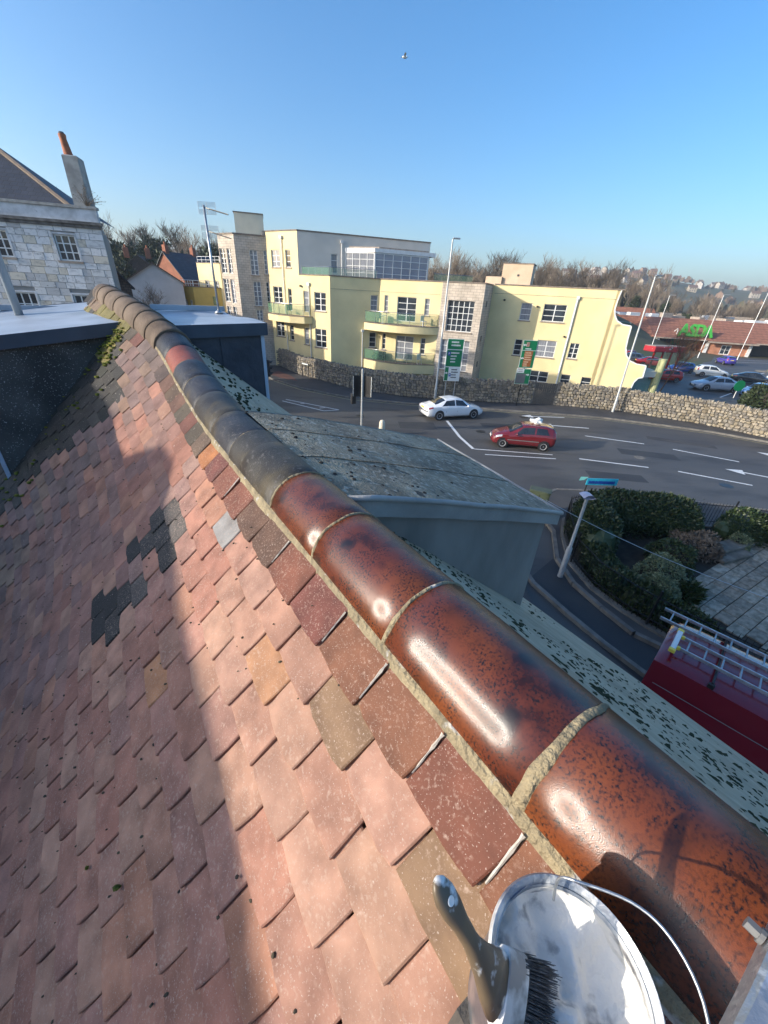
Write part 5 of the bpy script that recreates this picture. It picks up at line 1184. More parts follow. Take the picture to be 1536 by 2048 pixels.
    for dx in door_x:
        for s_ in (1, -1): p = rp(dx, 4.75, .014); b = MB(); b.bbox((p.x, p.y * s_, p.z), (.17, .03, .03), .008); b.build('door_handle', m_paint, t, color=color)
    # shut lines and bumper lower trim
    for s_ in (1, -1):
        b = MB(); pts = [rp(x, 1.7, .006) for x in [x0 + .25 + (x1 - x0 - .5) * i / 12 for i in range(13)]]; b.tube([(p.x, p.y * s_, p.z) for p in pts], .018, 4); b.build('sill_trim', m_black, t)
        for dx in door_x:
            b = MB(); b.tube([(q.x, q.y * s_, q.z) for q in (rp(dx - .14, 2.2, .002), rp(dx - .14, 3.5, .003), rp(dx - .12, 5.0, .003))], .006, 4); b.build('shut_line', m_black, t)
    return t
def place(t, x, y, ang, z=.004): t.location = (x, y, z); t.rotation_euler = (0, 0, ang); return t
# white four door saloon/hatch: rear at left
tabM = [(-2.38, .42, .72, .74, .52, .86), (-2.3, .28, .84, .88, .6, .98), (-2.0, .22, .9, .95, .62, 1.03), (-1.55, .2, .92, .97, .60, 1.15), (-.85, .2, .93, .97, .60, 1.42), (-.1, .2, .93, .95, .61, 1.485), (.45, .2, .93, .93, .60, 1.42), (1.2, .2, .92, .90, .66, 1.03), (1.5, .2, .92, .86, .72, .93), (2.0, .21, .89, .76, .68, .82), (2.28, .25, .78, .62, .55, .68), (2.4, .34, .55, .52, .4, .56)]
saloon = make_car('parked_car' if False else 'white_car', 'white four door hatchback saloon driving away in the far lane', tabM, (-1.42, 1.43), (.82, .83, .84), [('rear_window', -1.7, -.95), ('windscreen', .5, 1.24)], [(-1.25, -.2, -.85, -.2), (-.12, .95, -.12, .5)], wr=.33, lights=[('tail_light', -2.3, -1.95, 4.5, 5.2, m_lampR), ('headlight', 1.95, 2.25, 4.4, 5.3, m_lampW)], door_x=(-.75, .15), mirror_x=.82)
place(saloon, 4.72, 29.95, R(21))
saloon.scale = (1.02,) * 3
# red three door hatchback: front at left
tabF = [(-1.93, .42, .66, .8, .5, 1.0), (-1.86, .3, .78, .86, .56, 1.2), (-1.7, .24, .82, .92, .58, 1.34), (-1.3, .2, .84, .94, .60, 1.43), (-.5, .2, .845, .92, .61, 1.47), (.1, .2, .845, .9, .60, 1.42), (.85, .2, .84, .88, .66, 1.05), (1.1, .2, .83, .86, .70, .96), (1.55, .21, .80, .76, .64, .84), (1.82, .24, .70, .62, .5, .70), (1.93, .34, .5, .5, .36, .56)]
hatch = make_car('red_car', 'dark red three door hatchback with a white bag on its roof heading left', tabF, (-1.22, 1.25), (.15, .014, .018), [('windscreen', .2, .92), ('rear_window', -1.87, -1.62)], [(-1.45, -.65, -1.25, -.65), (-.55, .72, -.55, .15)], wr=.29, lights=[('headlight', 1.35, 1.72, 4.5, 5.5, m_lampW), ('tail_light', -1.9, -1.75, 4.6, 5.8, m_lampR)], door_x=(-.35,), mirror_x=.5)
place(hatch, 8.45, 23.95, R(180) + R(-6))
for s_ in (1, -1): b = MB(); b.box((.05, s_ * .853, .56), (1.9, .02, .05)); b.build('rubbing_strip', m_sgrey, hatch)
b = MB(); b.bbox((1.9, 0, .62), (.06, .55, .1), .02); b.build('grille', m_galv, hatch)
bag = thing('white_bag', 'crumpled white plastic bag lying on the roof of the dark red hatchback', 'bag', (9.15, 23.8, 1.47)); b = MB(); b.blob((0, 0, .17), .3, .3, (1.05, .85, .62), 16, 10, seed=4); b.blob((-.3, .05, .2), .15, .35, (1, .8, .8), 10, 7, seed=8); b.build('sack', m_swhite, bag)
# parked cars in the supermarket car park: copies of two bodies in other paints
def recolor(o, col):
    for ch in o.children:
        if ch.name.split('.')[0] in ('body', 'mirror', 'door_handle'): ch.color = (*col, 1)
        recolor(ch, col)
def car_copy(src, nm, lab, x, y, ang, col, sc=1.0):
    c = copy_tree(src); c.name = nm; c['label'] = lab; c['group'] = 'cars in the supermarket car park'; c['category'] = 'car'; c.scale = (sc,) * 3; place(c, x, y, ang, .014); recolor(c, col); return c
car_copy(saloon, 'parked_car', 'silver blue estate car nearest the stone wall in the car park', 38.3, 48.2, R(175), (.34, .4, .48), 1.08)
car_copy(hatch, 'parked_car', 'light blue car mostly hidden behind the wall beside the silver estate', 41.0, 45.5, R(205), (.12, .24, .45))
car_copy(hatch, 'parked_car', 'bright red car behind the leafless orange shrub at the building end', 35.2, 53.2, R(170), (.42, .03, .015))
car_copy(saloon, 'parked_car', 'black car with yellow number plate in front of the golden bush', 48.4, 55.4, R(-28), (.02, .024, .03), .95)
car_copy(hatch, 'parked_car', 'white car behind the black car in the car park', 45.6, 59.2, R(-20), (.72, .72, .68), 1.05)
car_copy(hatch, 'parked_car', 'deep blue small car between the white car and the dark red car', 42.9, 62.0, R(190), (.03, .06, .26))
car_copy(saloon, 'parked_car', 'dark red car with lit red tail lights in the car park', 41.6, 67.2, R(-15), (.3, .015, .02), .98)
car_copy(hatch, 'parked_car', 'dark grey car half hidden by the orange shrub', 39.6, 70.5, R(170), (.06, .07, .08), 1.08)
car_copy(hatch, 'parked_car', 'violet blue car driving in front of the supermarket', 60.5, 76.5, R(80), (.07, .05, .32))
car_copy(saloon, 'parked_car', 'white estate car at the right edge of the photo near the golden bush', 55.2, 57.5, R(165), (.75, .75, .72), 1.0)
car_copy(hatch, 'parked_car', 'red car behind the red canopy at the building end', 43.5, 77.0, R(20), (.45, .03, .02), .95)
# red van in the lane
tabV = [(-2.5, .5, .88, 1.0, .72, 1.9), (-2.42, .3, .97, 1.05, .80, 1.97), (-2.0, .28, .99, 1.05, .82, 2.0), (.9, .28, .99, 1.05, .81, 2.0), (1.5, .28, .98, 1.04, .76, 1.9), (2.1, .28, .96, 1.02, .8, 1.15), (2.5, .3, .84, .8, .62, .9), (2.6, .4, .6, .6, .5, .7)]
van = make_car('red_van', 'dark red panel van with aluminium ladders on its roof parked in the lane', tabV, (-1.5, 1.7), (.19, .008, .017), [('windscreen', 1.55, 2.1)], [(.95, 1.75, .95, 1.45)], wr=.33, cat='van', door_x=(1.0,), mirror_x=1.75, plates=())
VA = math.atan2(4.45 - 5.42, 6.97 - 5.98); VD = Vector((cos(VA), sin(VA))); VN = Vector((-VD.y, VD.x))
vc = Vector((5.62, 5.42)) + VD * 2.45 + VN * .78
place(van, vc.x, vc.y, VA, .008)
def vp(x, y, z): q = vc + VD * x + VN * y; return Vector((q.x, q.y, z))
for s_ in (1, -1): b = MB(); b.tube([(-2.35, s_ * .985, 1.52), (1.2, s_ * .985, 1.52)], .008, 4); b.build('side_crease', m_sgrey, van)
b = MB(); b.box((.2, -1.0, 1.15), (1.1, .012, .7)); b.build('side_panel_logo', m_sblue, van)
lg = bpy.data.curves.new('letter_c', 'FONT'); lg.body = 'C'; lg.size = .6; lg.align_x = 'CENTER'
def text_mesh(body, size, ext, name, m, parent, M, shear=0, bold=0, spacing=1.0):
    cu = bpy.data.curves.new(name, 'FONT'); cu.body = body; cu.size = size; cu.extrude = ext; cu.shear = shear; cu.offset = bold; cu.align_x = 'CENTER'; cu.space_character = spacing; cu.resolution_u = 4
    tmp = bpy.data.objects.new('tmp', cu); COL.objects.link(tmp); dg = bpy.context.evaluated_depsgraph_get(); me = bpy.data.meshes.new_from_object(tmp.evaluated_get(dg)); bpy.data.objects.remove(tmp); bpy.data.curves.remove(cu)
    me.materials.clear(); me.materials.append(m); return link(name, me, parent, M=M)
bpy.data.curves.remove(lg)
text_mesh('C', .6, .004, 'logo_letter', m_swhite, van, Matrix.Translation((-.1, -1.012, .95)) @ Matrix.Rotation(R(90), 4, 'X'))
for x in (-1.6, .1, 1.2):
    b = MB(); b.tube([(x, -.86, 2.0), (x, -.84, 2.1), (x, .84, 2.1), (x, .86, 2.0)], .022, 6); b.build('roof_bar', m_black, van)
    for s_ in (1, -1): b = MB(); b.bbox((x, s_ * .84, 2.03), (.1, .07, .12), .015); b.build('bar_foot', m_black, van)
def ladder(name, lab, x0, x1, y0, y1, z, rung, m=m_alu, feet=False, top=0):
    t = thing(name, lab, 'ladder', group='ladders on the van roof'); rz = VA
    for y in (y0, y1): b = MB(); q = vp((x0 + x1) / 2, y, z); b.bbox(q, (x1 - x0, .03, .075), .006, rz); b.build('stile', m, t)
    k = int((x1 - x0) / rung)
    for i in range(k): b = MB(); b.tube([vp(x0 + .18 + i * rung, y0, z), vp(x0 + .18 + i * rung, y1, z)], .016, 6); b.build('rung', m, t)
    if feet:
        b = MB(); b.bbox(vp(x0 - .03, (y0 + y1) / 2, z + .01), (.09, abs(y1 - y0) + .3, .06), .01, rz); b.build('stabiliser_bar', m_swhite, t)
        for y in (y0 - .17, y1 + .17): b = MB(); b.bbox(vp(x0 - .03, y, z + .01), (.11, .08, .085), .012, rz); b.build('end_cap', m_plateY, t)
        for y in (y0, y1): b = MB(); b.bbox(vp(x0 + .05, y, z), (.06, .05, .085), .01, rz); b.build('foot', m_plateY, t)
    return t
ladder('ladder', 'narrow aluminium ladder with yellow capped stabiliser bar on the van roof', -2.3, 2.0, -.42, -.02, 2.16, .28, feet=True)
ladder('ladder', 'double aluminium extension ladder along the far side of the van roof', -2.75, 2.0, .28, .68, 2.17, .26)

# ================================================================== STREET FURNITURE
def lamp_column(name, lab, x, y, h, r0, r1, head_dir, m, hl=.55, lean=(0, 0), group=None):
    t = thing(name, lab, 'street lamp', (x, y, 0), group=group); b = MB(); b.tube([(0, 0, 0), (0, 0, 1.2), (lean[0] * .1, lean[1] * .1, 1.25), (lean[0], lean[1], h)], [r0, r0, r0 * .72, r1], 10); b.build('column', m, t, smooth=50)
    b = MB(); d = dv(head_dir); c = Vector((lean[0], lean[1], h)); q = c + Vector((d.x, d.y, 0)) * hl * .5; b.bbox((q.x, q.y, h + .06), (hl, .22, .09), .03, math.atan2(d.y, d.x)); b.build('lamp_head', m_galv, t)
    b = MB(); b.bbox((0, -r0 - .005, .75), (.1, .02, .5), .006); b.build('door', m, t)
    return t
m_pole = mat('pale_lamp_grey', (.5, .51, .5), .45, .3, col2=(.42, .43, .42), nscale=5)
lamp_column('street_lamp', 'tall grey lamp column in front of the curved balconies', 3.88, 34.55, 11.75, .11, .055, 90, m_pole)
lamp_column('street_lamp', 'tall grey lamp column in front of the wave shaped wall end', 19.3, 34.0, 10.15, .11, .055, 80, m_pole, lean=(-.25, 0))
# short lane lamp
sl_ = thing('lane_lamp', 'short grey lamp post with wide shield head beside the hedge corner', 'street lamp', (5.98, 10.33, .11)); b = MB(); b.tube([(0, 0, 0), (0, 0, 1.15), (0, 0, 1.2), (0, 0, 3.0)], [.085, .085, .05, .045], 12); b.build('column', m_pole, sl_, smooth=50)
b = MB(); b.grid(lambda s, t: (-.18 + .36 * t, -.16 + .36 * s, 3.0 + .1 * (1 - (2 * t - 1) ** 2) * (1 - .4 * s)), 5, 8); b.grid(lambda s, t: (-.18 + .36 * t, -.16 + .36 * s, 3.0 - .04 * (1 - (2 * t - 1) ** 2)), 5, 8); b.build('shield_head', mat('pale_lilac_metal', (.5, .5, .6), .4, col2=(.42, .42, .5), nscale=6), sl_, smooth=True)
# traffic signals
def signal(parent, x, y, z, rz, n=3, back=True):
    s_ = link('signal_head', None, parent, loc=(x, y, z)); s_.rotation_euler = (0, 0, rz)
    b = MB(); b.bbox((0, 0, 0), (.3, .2, .34 * n), .03); b.build('housing', m_black, s_)
    if n == 3: b = MB(); b.bbox((0, -.09, 0), (.56, .02, .34 * n + .26), .008); b.build('backing_board', m_black, s_); b = MB(); [b.bbox((sx * .272, -.102, 0), (.026, .012, .34 * n + .2), .004) for sx in (1, -1)]; b.build('white_border', m_swhite, s_, kind='stuff')
    for k in range(n):
        zz = (k - (n - 1) / 2) * .34; b = MB(); b.grid(lambda a, t: (.115 * cos(pi * (-.1 + 1.2 * t)), .1 + .2 * a * (1 if .2 < t < .8 else .6), zz + .115 * sin(pi * (-.1 + 1.2 * t))), 2, 10); b.build('visor', m_black, s_); b = MB(); b.lathe([(0, .0), (.1, .0)], 14, M=Matrix.Translation((0, .105, zz)) @ Matrix.Rotation(R(-90), 4, 'X')); b.build('lens', (m_lampR if k == n - 1 else m_dkgrey), s_)
    return s_
tp_ = thing('traffic_light', 'grey traffic light pole with black signal heads seen from behind', 'traffic light', (-1.8, 24.7, .1)); b = MB(); b.tube([(0, 0, 0), (0, 0, 3.85)], .06, 10); b.tube([(0, 0, 3.85), (0, 0, 3.9)], [.065, .02], 10); b.build('pole', m_pole, tp_, smooth=50)
signal(tp_, -.33, .06, 2.85, R(20)); signal(tp_, .36, .06, 2.85, R(-25)); signal(tp_, -.55, .1, 2.05, R(35), 2)
t2 = thing('traffic_light', 'black traffic light beside the dark dormer corner with visors facing right', 'traffic light', (-8.3, 26.2, .1)); b = MB(); b.tube([(0, 0, 0), (0, 0, 4.6)], .06, 10); b.build('pole', m_pole, t2, smooth=50); signal(t2, .28, 0, 3.35, R(-80))
bo = thing('bollard', 'cream rounded plastic bollard on the road island', 'bollard', (-.45, 24.4, 0)); b = MB(); b.tube([(0, 0, 0), (0, 0, .6), (0, 0, .85), (0, 0, .97), (0, 0, 1.0)], [.2, .19, .18, .12, .04], 14); b.build('body', mat('cream_plastic', (.68, .6, .46), .45, col2=(.6, .52, .4), nscale=4), bo, smooth=50); b = MB(); b.lathe([(.3, 0), (.3, .06), (.19, .08)], 14); b.build('base', m_dkgrey, bo)
# direction signs
def sign_board(name, lab, x, y, rz, w_, panels, z0, posts):
    t = thing(name, lab, 'road sign', (x, y, 0), rz)
    for px in posts: b = MB(); b.tube([(px, .06, 0), (px, .06, z0 + 2.0)], .04, 8); b.build('post', m_galv if name == 'direction_sign' else m_iron, t)
    for (xa, za, wd_, hh, m, o) in panels: b = MB(); b.bbox((xa + wd_ / 2, -.02 - o, za + hh / 2), (wd_, .012 + o * .2, hh), .002); b.build('panel', m, t)
    return t
def words_rows(parent, x, z, rows, m, y=-.05, h=.1):
    b = MB(); rw = random.Random(len(rows) * 7 + int(x * 10))
    for i, (wd_, dz) in enumerate(rows):
        c = x; 
        while c < x + wd_ - .03: l = min(rw.uniform(.05, .075), x + wd_ - c); b.box((c + l / 2, y, z - dz), (l * .8, .006, h * rw.uniform(.75, 1))); c += l
    b.build('legend', m, parent, kind='stuff')
s1 = sign_board('direction_sign', 'green direction sign with white lower panel beside the balconies', 5.05, 34.3, R(8), 1.3, [(-.68, 1.85, 1.36, 3.3, m_swhite, 0), (-.64, 4.36, 1.28, .75, m_sgreen, .008), (-.64, 3.02, 1.28, 1.28, m_sgreen, .008), (-.64, 1.89, .3, 1.07, m_sgreen, .008), (-.32, 1.89, .96, 1.07, m_swhite, .008)], 2.2, (-.4, .4))
words_rows(s1, -.36, 4.9, [(.62, 0), (.78, .24)], m_swhite, h=.13); words_rows(s1, -.3, 4.08, [(.7, 0), (.5, .24), (.42, .46), (.45, .68)], m_swhite, h=.12); words_rows(s1, -.1, 2.78, [(.5, 0), (.6, .2), (.45, .42), (.5, .62)], m_dkgrey, h=.1)
b = MB(); b.box((-.45, -.05, 4.02), (.24, .006, .3)); b.build('parking_symbol', m_sblue, s1); b = MB(); b.box((-.2, -.05, 2.36), (.18, .006, .26)); b.build('parking_symbol', m_sblue, s1)
for z_ in (4.02, 2.36): text_mesh('P', .26, .002, 'parking_letter', m_swhite, s1, Matrix.Translation((-.45 if z_ > 3 else -.2, -.058, z_ - .09)) @ Matrix.Rotation(R(90), 4, 'X'))
s2 = sign_board('tourist_sign', 'green and brown direction sign standing before the yellow wall', 11.0, 34.2, R(4), 1.2, [(-.56, 3.25, 1.2, 2.12, m_swhite, 0), (-.53, 4.62, 1.14, .72, m_sgreen, .008), (-.53, 3.28, 1.14, 1.3, m_sgreen, .008), (-.28, 3.36, .68, 1.2, m_sbrown, .012), (-.64, 1.95, 1.24, 1.24, m_swhite, .0), (-.61, 1.98, 1.18, 1.18, m_sgreen, .008), (-.6, 2.85, .6, .33, m_swhite, .012), (-.58, 2.02, .78, .78, m_sgrey, .012)], 2.0, (0,))
words_rows(s2, -.22, 4.42, [(.5, 0), (.55, .17), (.5, .34), (.55, .51), (.4, .7), (.3, .86), (.36, 1.02)], mat('sign_peach', (.7, .48, .3), .4), h=.1); words_rows(s2, -.54, 3.1, [(.45, 0), (.4, .14)], m_sgrey, y=-.056, h=.05); words_rows(s2, -.3, 4.72, [(.5, 0)], m_swhite, h=.1)
b = MB(); b.box((-.15, -.05, 5.05), (.26, .006, .34)); b.build('emblem', mat('pink_symbol', (.55, .38, .3), .4, col2=(.3, .14, .1), nscale=14), s2)
def arrow_o(parent, x, z, s_): b = MB(); b.add([(x - s_ * .12, -.053, z), (x + s_ * .02, -.053, z + .1), (x + s_ * .02, -.053, z - .1)], [(0, 1, 2) if s_ < 0 else (2, 1, 0)]); b.box((x + s_ * .09, -.053, z), (.16, .004, .07)); b.build('arrow', m_swhite, parent)
arrow_o(s2, -.42, 4.0, 1); arrow_o(s2, .38, 2.72, -1); arrow_o(s1, -.5, 2.5, -1); arrow_o(s2, -.42, 5.0, 1)
# green cabinet on the corner
cb = thing('green_cabinet', 'olive green roadside cabinet at the lane corner', 'cabinet', (6.35, 14.35, .11), R(-25)); b = MB(); b.bbox((0, 0, .62), (.78, .42, 1.2), .03); b.build('body', m_boxg, cb); b = MB(); b.bbox((0, 0, 1.25), (.84, .48, .07), .02); b.build('lid', m_boxg, cb); b = MB(); b.box((0, -.215, .62), (.02, .012, 1.05)); b.build('door_gap', m_black, cb); b = MB(); b.box((0, 0, .02), (.82, .46, .06)); b.build('plinth', m_kerb, cb)
np_ = thing('street_nameplate', 'bright cyan name board fixed above the hedge corner', 'sign', (9.1, 15.05, .13), R(4)); b = MB(); b.bbox((0, 0, 1.45), (1.35, .03, .3), .004); b.build('board', m_cyan, np_)
for x in (-.6, .6): b = MB(); b.tube([(x, .04, 0), (x, .04, 1.58)], .03, 6); b.build('post', m_iron, np_)
words_rows(np_, -.6, 1.43, [(1.15, 0)], m_sblue, y=-.022, h=.15)
b = MB(); b.add([(-.82, -.02, 1.52), (-.66, -.02, 1.66), (-.98, -.02, 1.66), (-1.02, -.02, 1.5)], [(0, 1, 2, 3)]); b.add([(-.82, .0, 1.52), (-.66, .0, 1.66), (-.98, .0, 1.66), (-1.02, .0, 1.5)], [(3, 2, 1, 0)]); b.build('end_flag', mat('mint_flag', (.3, .75, .65), .4), np_)

ov = thing('overhead_cable', 'thin pale overhead cable sagging across the lane beside the hedge', 'cable', (0, 0, 0)); b = MB(); a_, c_ = Vector((3.2, 6.9, 4.6)), Vector((9.6, 4.2, 3.6)); b.tube([a_.lerp(c_, i / 24) - Vector((0, 0, .35 * (1 - (2 * i / 24 - 1) ** 2))) for i in range(25)], .006, 5); b.build('wire', m_galv, ov, smooth=True)
# ================================================================== GARDEN
rf = thing('iron_railing', 'black spiked iron railing curving round the hedge and garden', 'railing')
bars = MB(); n = 0
for zz in (.28, 1.02): b = MB(); b.tube([(p[0], p[1], .12 + zz) for p in fence_line], .018, 5); b.build('rail', m_iron, rf)
for a, c in zip(fence_line, fence_line[1:]):
    a, c = Vector(a), Vector(c); k = max(1, int((c - a).length / .13))
    for i in range(k):
        p = a.lerp(c, i / k)
        if n < 290: b = MB(); b.tube([(p.x, p.y, .1), (p.x, p.y, 1.18), (p.x, p.y, 1.3)], [.009, .009, .001], 5); b.build('railing_bar', m_iron, rf); n += 1
        else: bars.tube([(p.x, p.y, .1), (p.x, p.y, 1.18), (p.x, p.y, 1.3)], [.009, .009, .001], 5)
if bars.f: bars.build('railing_bars', m_iron, rf, kind='stuff')
for p in fence_line[::3]: b = MB(); b.bbox((p[0], p[1], .75), (.05, .05, 1.3), .008); b.build('railing_post', m_iron, rf)
# low kerb wall under railing
b = MB()
for a, c in zip(fence_line, fence_line[1:]):
    a, c = Vector(a), Vector(c); t = c - a; m_ = (a + c) / 2; b.box((m_.x, m_.y, .14), (t.length, .2, .1), math.atan2(t.y, t.x))
b.build('railing_base', m_kerb, rf)
def leaves(b, pts_fn, n, size, rw, elong=1.6):
    for k in range(n):
        c, nrm = pts_fn(rw); e = Vector((rw.gauss(0, 1), rw.gauss(0, 1), rw.gauss(.25, .8))); e = (e + nrm * .8).normalized(); f = e.cross(Vector((rw.gauss(0, 1), rw.gauss(0, 1), rw.gauss(0, 1)))).normalized(); s_ = size * rw.uniform(.6, 1.3)
        b.quad(c - e * s_ * .2, c + f * s_ * .35 + e * s_ * elong * .4, c + e * s_ * elong, c - f * s_ * .35 + e * s_ * elong * .4)
def hedge(name, lab, line, wd_, h, n, m, size=.075, rough=.22, cat='hedge'):
    t = thing(name, lab, cat); b = MB(); rw = random.Random(n); L_ = [Vector(p) for p in line]; tot = sum((c - a).length for a, c in zip(L_, L_[1:]))
    def at(s):
        for a, c in zip(L_, L_[1:]):
            l = (c - a).length
            if s <= l: return a.lerp(c, s / l), (c - a).normalized()
            s -= l
        return L_[-1], (L_[-1] - L_[-2]).normalized()
    def fn(r):
        s = r.uniform(0, tot); p, d = at(s); nn = Vector((-d.y, d.x)); hh = h * (1 + rough * noise.noise(Vector((p.x * .9, p.y * .9, 1)))); ww = wd_ * (1 + rough * noise.noise(Vector((p.x * .8, p.y * .8, 6))))
        a = r.uniform(0, pi); ex = cos(a); ez = sin(a) ** .5; k = 1 - abs(r.gauss(0, .09)) 
        endf = min(1, min(s, tot - s) / .5) ** .5
        q = p + nn * ex * ww / 2 * k * (.5 + .5 * endf); z = .13 + (hh * ez * k) * (.55 + .45 * endf) if r.random() < .7 else .13 + r.uniform(.05, 1) * hh * ez * k
        return Vector((q.x, q.y, z)), Vector((nn.x * ex, nn.y * ex, ez))
    leaves(b, fn, n, size, rw); b.build('foliage', m, t)
    b = MB(); 
    for i in range(14):
        p, d = at(tot * (i + .5) / 14); b.blob((p.x, p.y, h * .42), 1, .1, (wd_ * .33, wd_ * .33, h * .36), 10, 7, seed=i)
    b.build('inner_branches', m_hedge, t)
    return t
hedge('yew_hedge', 'tall dark clipped hedge inside the railing along the main road', [(7.75, 11.6), (7.9, 13.0), (8.8, 13.9), (10.5, 13.75), (12.3, 13.5)], 1.75, 1.62, 15000, m_hedge)
hedge('yew_hedge', 'dark hedge behind the railing at the right edge', [(13.3, 13.35), (14.6, 13.4), (17.5, 12.9)], 1.1, 1.3, 6000, m_hedge)
hedge('low_hedge', 'low dark shrubbery along the lane side of the railing', [(7.55, 11.6), (7.3, 10.2), (7.7, 9.2), (8.3, 8.4), (9.0, 7.6)], .95, .8, 7000, m_hedge)
def bush(name, lab, x, y, rx, h, n, m, size, z0=.13, cat='bush', bare=False):
    t = thing(name, lab, cat, (x, y, z0)); b = MB(); rw = random.Random(int(x * 100 + y * 10))
    o = Vector((x, y, 0))
    def fn(r):
        d = Vector((r.gauss(0, 1), r.gauss(0, 1), abs(r.gauss(0, 1)))).normalized(); k = (1 + .28 * noise.noise(d * 1.8 + o)) * (1 - abs(r.gauss(0, .1))); return Vector((d.x * rx * k, d.y * rx * k, .1 + d.z * h * k)), d
    leaves(b, fn, n, size, rw); b.build('foliage', m, t)
    b = MB(); b.blob((0, 0, h * .42), 1, .15, (rx * .78, rx * .78, h * .44), 10, 8, seed=3); b.build('inner_branches', m_soil, t); return t
bush('rounded_bush', 'pale variegated rounded bush lower of the pair in the garden', 8.5, 9.35, .62, .85, 4200, m_variegated, .05)
bush('rounded_bush', 'pale variegated rounded bush upper of the pair in the garden', 8.95, 10.1, .68, 1.0, 4500, m_variegated, .05)
bush('dark_bush', 'dark green bush between the hedge and the paving', 10.1, 11.3, .75, .95, 4000, m_hedge, .06)
bush('brown_bush', 'brownish withered shrub beside the stone steps', 11.7, 12.3, .8, .7, 2600, m_twig, .08)
bush('spiky_plant', 'small spiky dark plant at the paving edge', 9.6, 9.6, .38, .45, 600, m_hedge, .12)
bush('small_bush', 'small pale shrub between the steps and the right hedge', 13.7, 12.75, .4, .5, 1200, m_variegated, .05)
# stone paving: individual slabs
patio = thing('stone_patio', 'paved area of staggered grey stone slabs behind the red van', 'paving')
sb = MB(); sb.bbox((0, 0, 0), (1, 1, .05), .012); sm = sb.mesh('paving_slab', m_slab)
pa = Vector((9.3, 9.75)); pd = (Vector((13.0, 12.1)) - pa).normalized(); pn = Vector((pd.y, -pd.x)); row = 0; ns_ = 0
for i in range(22):
    off = (i % 2) * .3 + random.uniform(-.03, .03)
    for j in range(12):
        L_ = .6; x = j * .61 + off - .3; y = i * .4
        q = pa + pd * (x + .3) + pn * (y + .2)
        if ns_ >= 280: continue
        c = random.choice([(.31, .27, .21), (.36, .32, .25), (.27, .24, .19), (.34, .28, .21), (.38, .34, .27)]); j_ = random.uniform(.85, 1.1)
        M = Matrix.Translation((q.x, q.y, .155 + random.uniform(-.006, .006))) @ Matrix.Rotation(math.atan2(pd.y, pd.x) + random.uniform(-.008, .008), 4, 'Z') @ Matrix.Diagonal((.588, .382, 1, 1)) @ Matrix.Rotation(random.uniform(-.006, .006), 4, 'X')
        link('paving_slab', sm, patio, M=M, color=tuple(v * j_ for v in c)); ns_ += 1
for k, (x, y, zz) in enumerate(((12.9, 12.0, .26), (13.25, 12.5, .4))):
    b = MB(); b.bbox((x, y, zz), (1.7, .55, .12), .02, R(22)); b.build('step', m_slab, patio, color=(.2, .18, .15))
# golden bush by the car park, leafless shrub at the building end
bush('golden_bush', 'yellow green bush behind the stone wall at the right edge', 40.2, 37.3, 3.0, 2.7, 5000, m_gold, .22, 0)
bush('golden_bush', 'darker green bush left of the yellow green bush behind the wall', 37.2, 39.5, 2.0, 2.0, 3500, m_ever, .22, 0)

# ================================================================== SUPERMARKET
G = Vector((73.0, 94.0)); TS = .77; GD = dv(102); GN = Vector((-GD.y, GD.x))
shop = thing('supermarket', 'long brick supermarket with brown tiled roof and big green lettering', 'shop')
SF = Face(G - GD * 30, G + GD * 40)
def sp(t, o, z): q = G + GD * (t * TS) + GN * o; return Vector((q.x, q.y, z))
b = MB()
SFr = Face(G - GD * 5.3 * TS, G + GD * 6.2 * TS); w_sh = ((5.3 - 1.05) * TS, (5.3 + 1.5) * TS, .1, 2.0)
SFr.wall(b, -.1, 2.5, [w_sh], depth=.12)
for t_ in (-5.3, 6.2): b.quad(sp(t_, 0, -.1), sp(t_, 4, -.1), sp(t_, 4, 2.6), sp(t_, 0, 2.6))
b.build('brick_wall', brickmat('shop_brick', (.52, .2, .11), (.58, .23, .13), (.4, .27, .19), .3, .1, .01, .85, .2, wallaxis=R(-12)), shop)
SFr.window(shop, w_sh, 2, 2, depth=.1, fr=.16, sill=False)
b = MB(); b.quad(sp(-30, 4, -.1), sp(-5.3, 4, -.1), sp(-5.3, 4, 3.0), sp(-30, 4, 3.0)); b.quad(sp(6.2, 4, -.1), sp(45, 4, -.1), sp(45, 4, 3.0), sp(6.2, 4, 3.0)); b.build('recessed_front', m_dkgrey, shop)
for t_, wd_ in ((-19.3, 2.7), (-4.9, .6), (6.0, .6)): b = MB(); q = sp(t_, -.05, 1.25); b.box(q, (wd_, .5, 2.6), math.atan2(GD.y, GD.x)); b.build('white_pier', m_white, shop)
for k in range(4): b = MB(); q = sp(-16.6 + k * 1.1, 3.8, 1.6); b.box(q, (.66, .1, 1.4), math.atan2(GD.y, GD.x)); b.build('shop_window', m_glass, shop)
b = MB(); q = sp(-11.2, 3.85, 1.75); b.box(q, (1.9, .1, 1.2), math.atan2(GD.y, GD.x)); q = sp(-6.5, 3.85, 1.9); b.box(q, (2.3, .1, .5), math.atan2(GD.y, GD.x)); b.build('green_banner', m_sgreen, shop)
m_shoproof = brickmat('brown_shop_tiles', (.33, .135, .08), (.36, .15, .09), (.22, .09, .055), .9, .45, .05, .85, .3)
b = MB()
